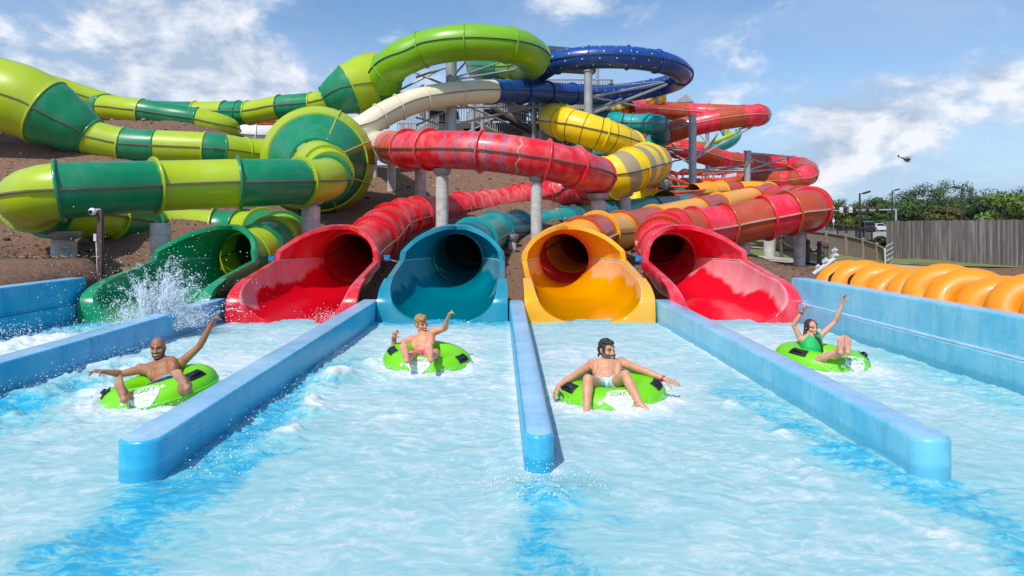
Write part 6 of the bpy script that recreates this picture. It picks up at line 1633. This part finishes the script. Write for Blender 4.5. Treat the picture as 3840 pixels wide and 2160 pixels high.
def tree(nx, d_, h, wd, lf, label, seed, n_=4200, sz=.20, group='trees in front of the wood'):
    rn = random.Random(seed); x = (nx - 1871) * d_ / F; z = ground_z(x, d_)
    root = thing('leafy_tree', label, 'tree', (x, d_, z), 0, group)
    tb = MB(); tb.tube((x, d_, z - .2), (x + .1, d_, z + h * .45), .06 * h / 2 + .08, .05 * h / 2, 8)
    for k in range(6):
        a = k * 1.05 + seed; tb.tube((x + .05, d_, z + h * (.25 + .04 * k)), (x + wd * .32 * math.cos(a), d_ + wd * .32 * math.sin(a), z + h * (.55 + .05 * k)), .03 * h / 2, .02, 5)
    tb.build('trunk', 'bark', root)
    mb = MB(); leaves(mb, (x, d_, z + h * .56), wd / 2, wd / 2, h * .46, n_, sz, rn, 14); mb.build('crown', lf, root, smooth=False, fixn=False)
tree(3150, 126, 3.7, 6.1, 'leaf_c', 'fresh green rounded tree beneath the signal arm', 1)
tree(3256, 127, 2.6, 4.0, 'leaf_c', 'small bright green tree behind the dark car', 2, 1600)
tree(3420, 104, 5.3, 6.5, 'leaf_a', 'full round tree left of the lamp post behind the fence', 3)
tree(3540, 92, 3.6, 5.8, 'leaf_d', 'low olive flowering tree just above the board fence', 4)
tree(3700, 90, 4.5, 6.5, 'leaf_b', 'dark rounded tree right of the fence lamp post', 5)
tree(3800, 72, 4.6, 6.2, 'leaf_c', 'bright green tree low at the right edge above the fence', 6)
tree(3640, 112, 5.8, 6.5, 'leaf_a', 'tall mid green tree directly behind the fence lamp post', 7)
tree(3070, 112, 2.4, 4.0, 'leaf_c', 'little bright tree close to the coral tube bend', 8, 1300)
# the wood as one far mass of crowns
rn = random.Random(12); wb = {k: MB() for k in ('leaf_a', 'leaf_b')}
sky_line = [(3000, 775), (3100, 758), (3130, 752), (3200, 764), (3290, 732), (3330, 718), (3420, 728), (3480, 704), (3530, 716), (3580, 722), (3680, 716), (3740, 718), (3800, 704), (3860, 700), (4100, 690)]
k = 0
nx = 2990
wmb = MB()
while nx < 4150:
    for d_ in (126, 146, 166):
        ny = interp(sky_line, nx) - 10 + rn.uniform(-30, 40) + (0 if d_ > 150 else 14) + (150 - d_) * .35; x = (nx + rn.uniform(-14, 14) - 1871) * d_ / F; h = (zc(ny, d_) - 1.5) * .93; wd = rn.uniform(6, 12)
        wmb.cur = 0 if rn.random() < .55 else 1
        if rn.random() < .14: wmb.cur = 2
        leaves(wmb, (x, d_, 1.4 + h * .52), wd / 2, wd / 2, h * .52, 2600 if d_ < 150 else 1900, .20, rn, 11)
    nx += 52
o = wmb.build('woodland', ['leaf_a', 'leaf_b', 'leaf_d'], None, smooth=False, fixn=False); o['kind'] = 'stuff'; tag(o, 'dense green wood filling the skyline at the right', 'wood')
# low shrubs at the end of the board fence
sh = MB(); rn = random.Random(4)
for nx, ny, d_ in ((3288, 905, 32), (3305, 915, 31), (3322, 925, 30.5)):
    c = W(nx, ny, d_); leaves(sh, (c.x, c.y, ground_z(c.x, c.y) + .4), .6, .6, .5, 900, .07, rn, 10)
o = sh.build('shrub_bed', 'leaf_b', None, smooth=False, fixn=False); o['kind'] = 'stuff'; tag(o, 'dark green shrubs at the corner of the board fence', 'shrubs')
# tufts of mulch and straw on the bank, one scattered litter
mu = MB(); rn = random.Random(31)
for k in range(220):
    y = rn.uniform(16, 38); x = rn.uniform(-1.0, .3) * y * .8
    if 14.2 < y < 20 and -8.7 < x < 6.3: continue
    z = ground_z(x, y); r_ = rn.uniform(.03, .10); mu.cur = rn.randrange(2); mu.ell((x, y, z + r_ * .3), r_ * 1.3, r_, r_ * .7, None, 7, 5)
for k in range(9000):
    y = 15.5 + 26 * rn.random() ** 1.5; x = rn.uniform(-1.0, .45) * y * .75 if rn.random() < .8 else rn.uniform(2, 11)
    if 14.2 < y < 20 and -8.7 < x < 6.3: continue
    z = ground_z(x, y); a = rn.uniform(0, 6.28); L = rn.uniform(.05, .16); w_ = rn.uniform(.012, .03)
    mu.cur = rn.randrange(2)
    mu.box((x, y, z + .012), L, w_, .015, Matrix.Rotation(a, 3, 'Z') @ Matrix.Rotation(rn.uniform(-.4, .4), 3, 'Y'))
o = mu.build('mulch_chips', ['chipa', 'chipb'], None, smooth=False, fixn=False) if 'chipa' in M else None
if o is None:
    M['chipa'] = plain('pale straw', lin(168, 146, 120), .95); M['chipb'] = plain('dark bark chips', lin(78, 54, 42), .95)
    o = mu.build('mulch_chips', ['chipa', 'chipb'], None, smooth=False, fixn=False)
o['kind'] = 'stuff'; tag(o, 'loose bark chips and straw over the bank', 'mulch')
# sparse weeds on the bank
wd_ = MB(); rn = random.Random(77)
for k in range(70):
    y = rn.uniform(16.5, 36); x = rn.uniform(-.95, .15) * y * .8
    if 14.2 < y < 20.5 and -8.7 < x < 6.3: continue
    z = ground_z(x, y)
    for j in range(14):
        a = rn.uniform(0, 6.28); h = rn.uniform(.06, .20); q = Vector((math.cos(a), math.sin(a), 0)); b0 = Vector((x, y, z)) + q * rn.uniform(0, .06); i = len(wd_.v); sd = Vector((-q.y, q.x, 0)) * .012
        wd_.v += [tuple(b0 - sd), tuple(b0 + sd), tuple(b0 + q * h * .6 + Vector((0, 0, h)))]; wd_.face((i, i + 1, i + 2))
o = wd_.build('weeds', 'leaf_d', None, smooth=False, fixn=False); o['kind'] = 'stuff'; tag(o, 'sparse weeds sprouting on the mulch bank', 'weeds')
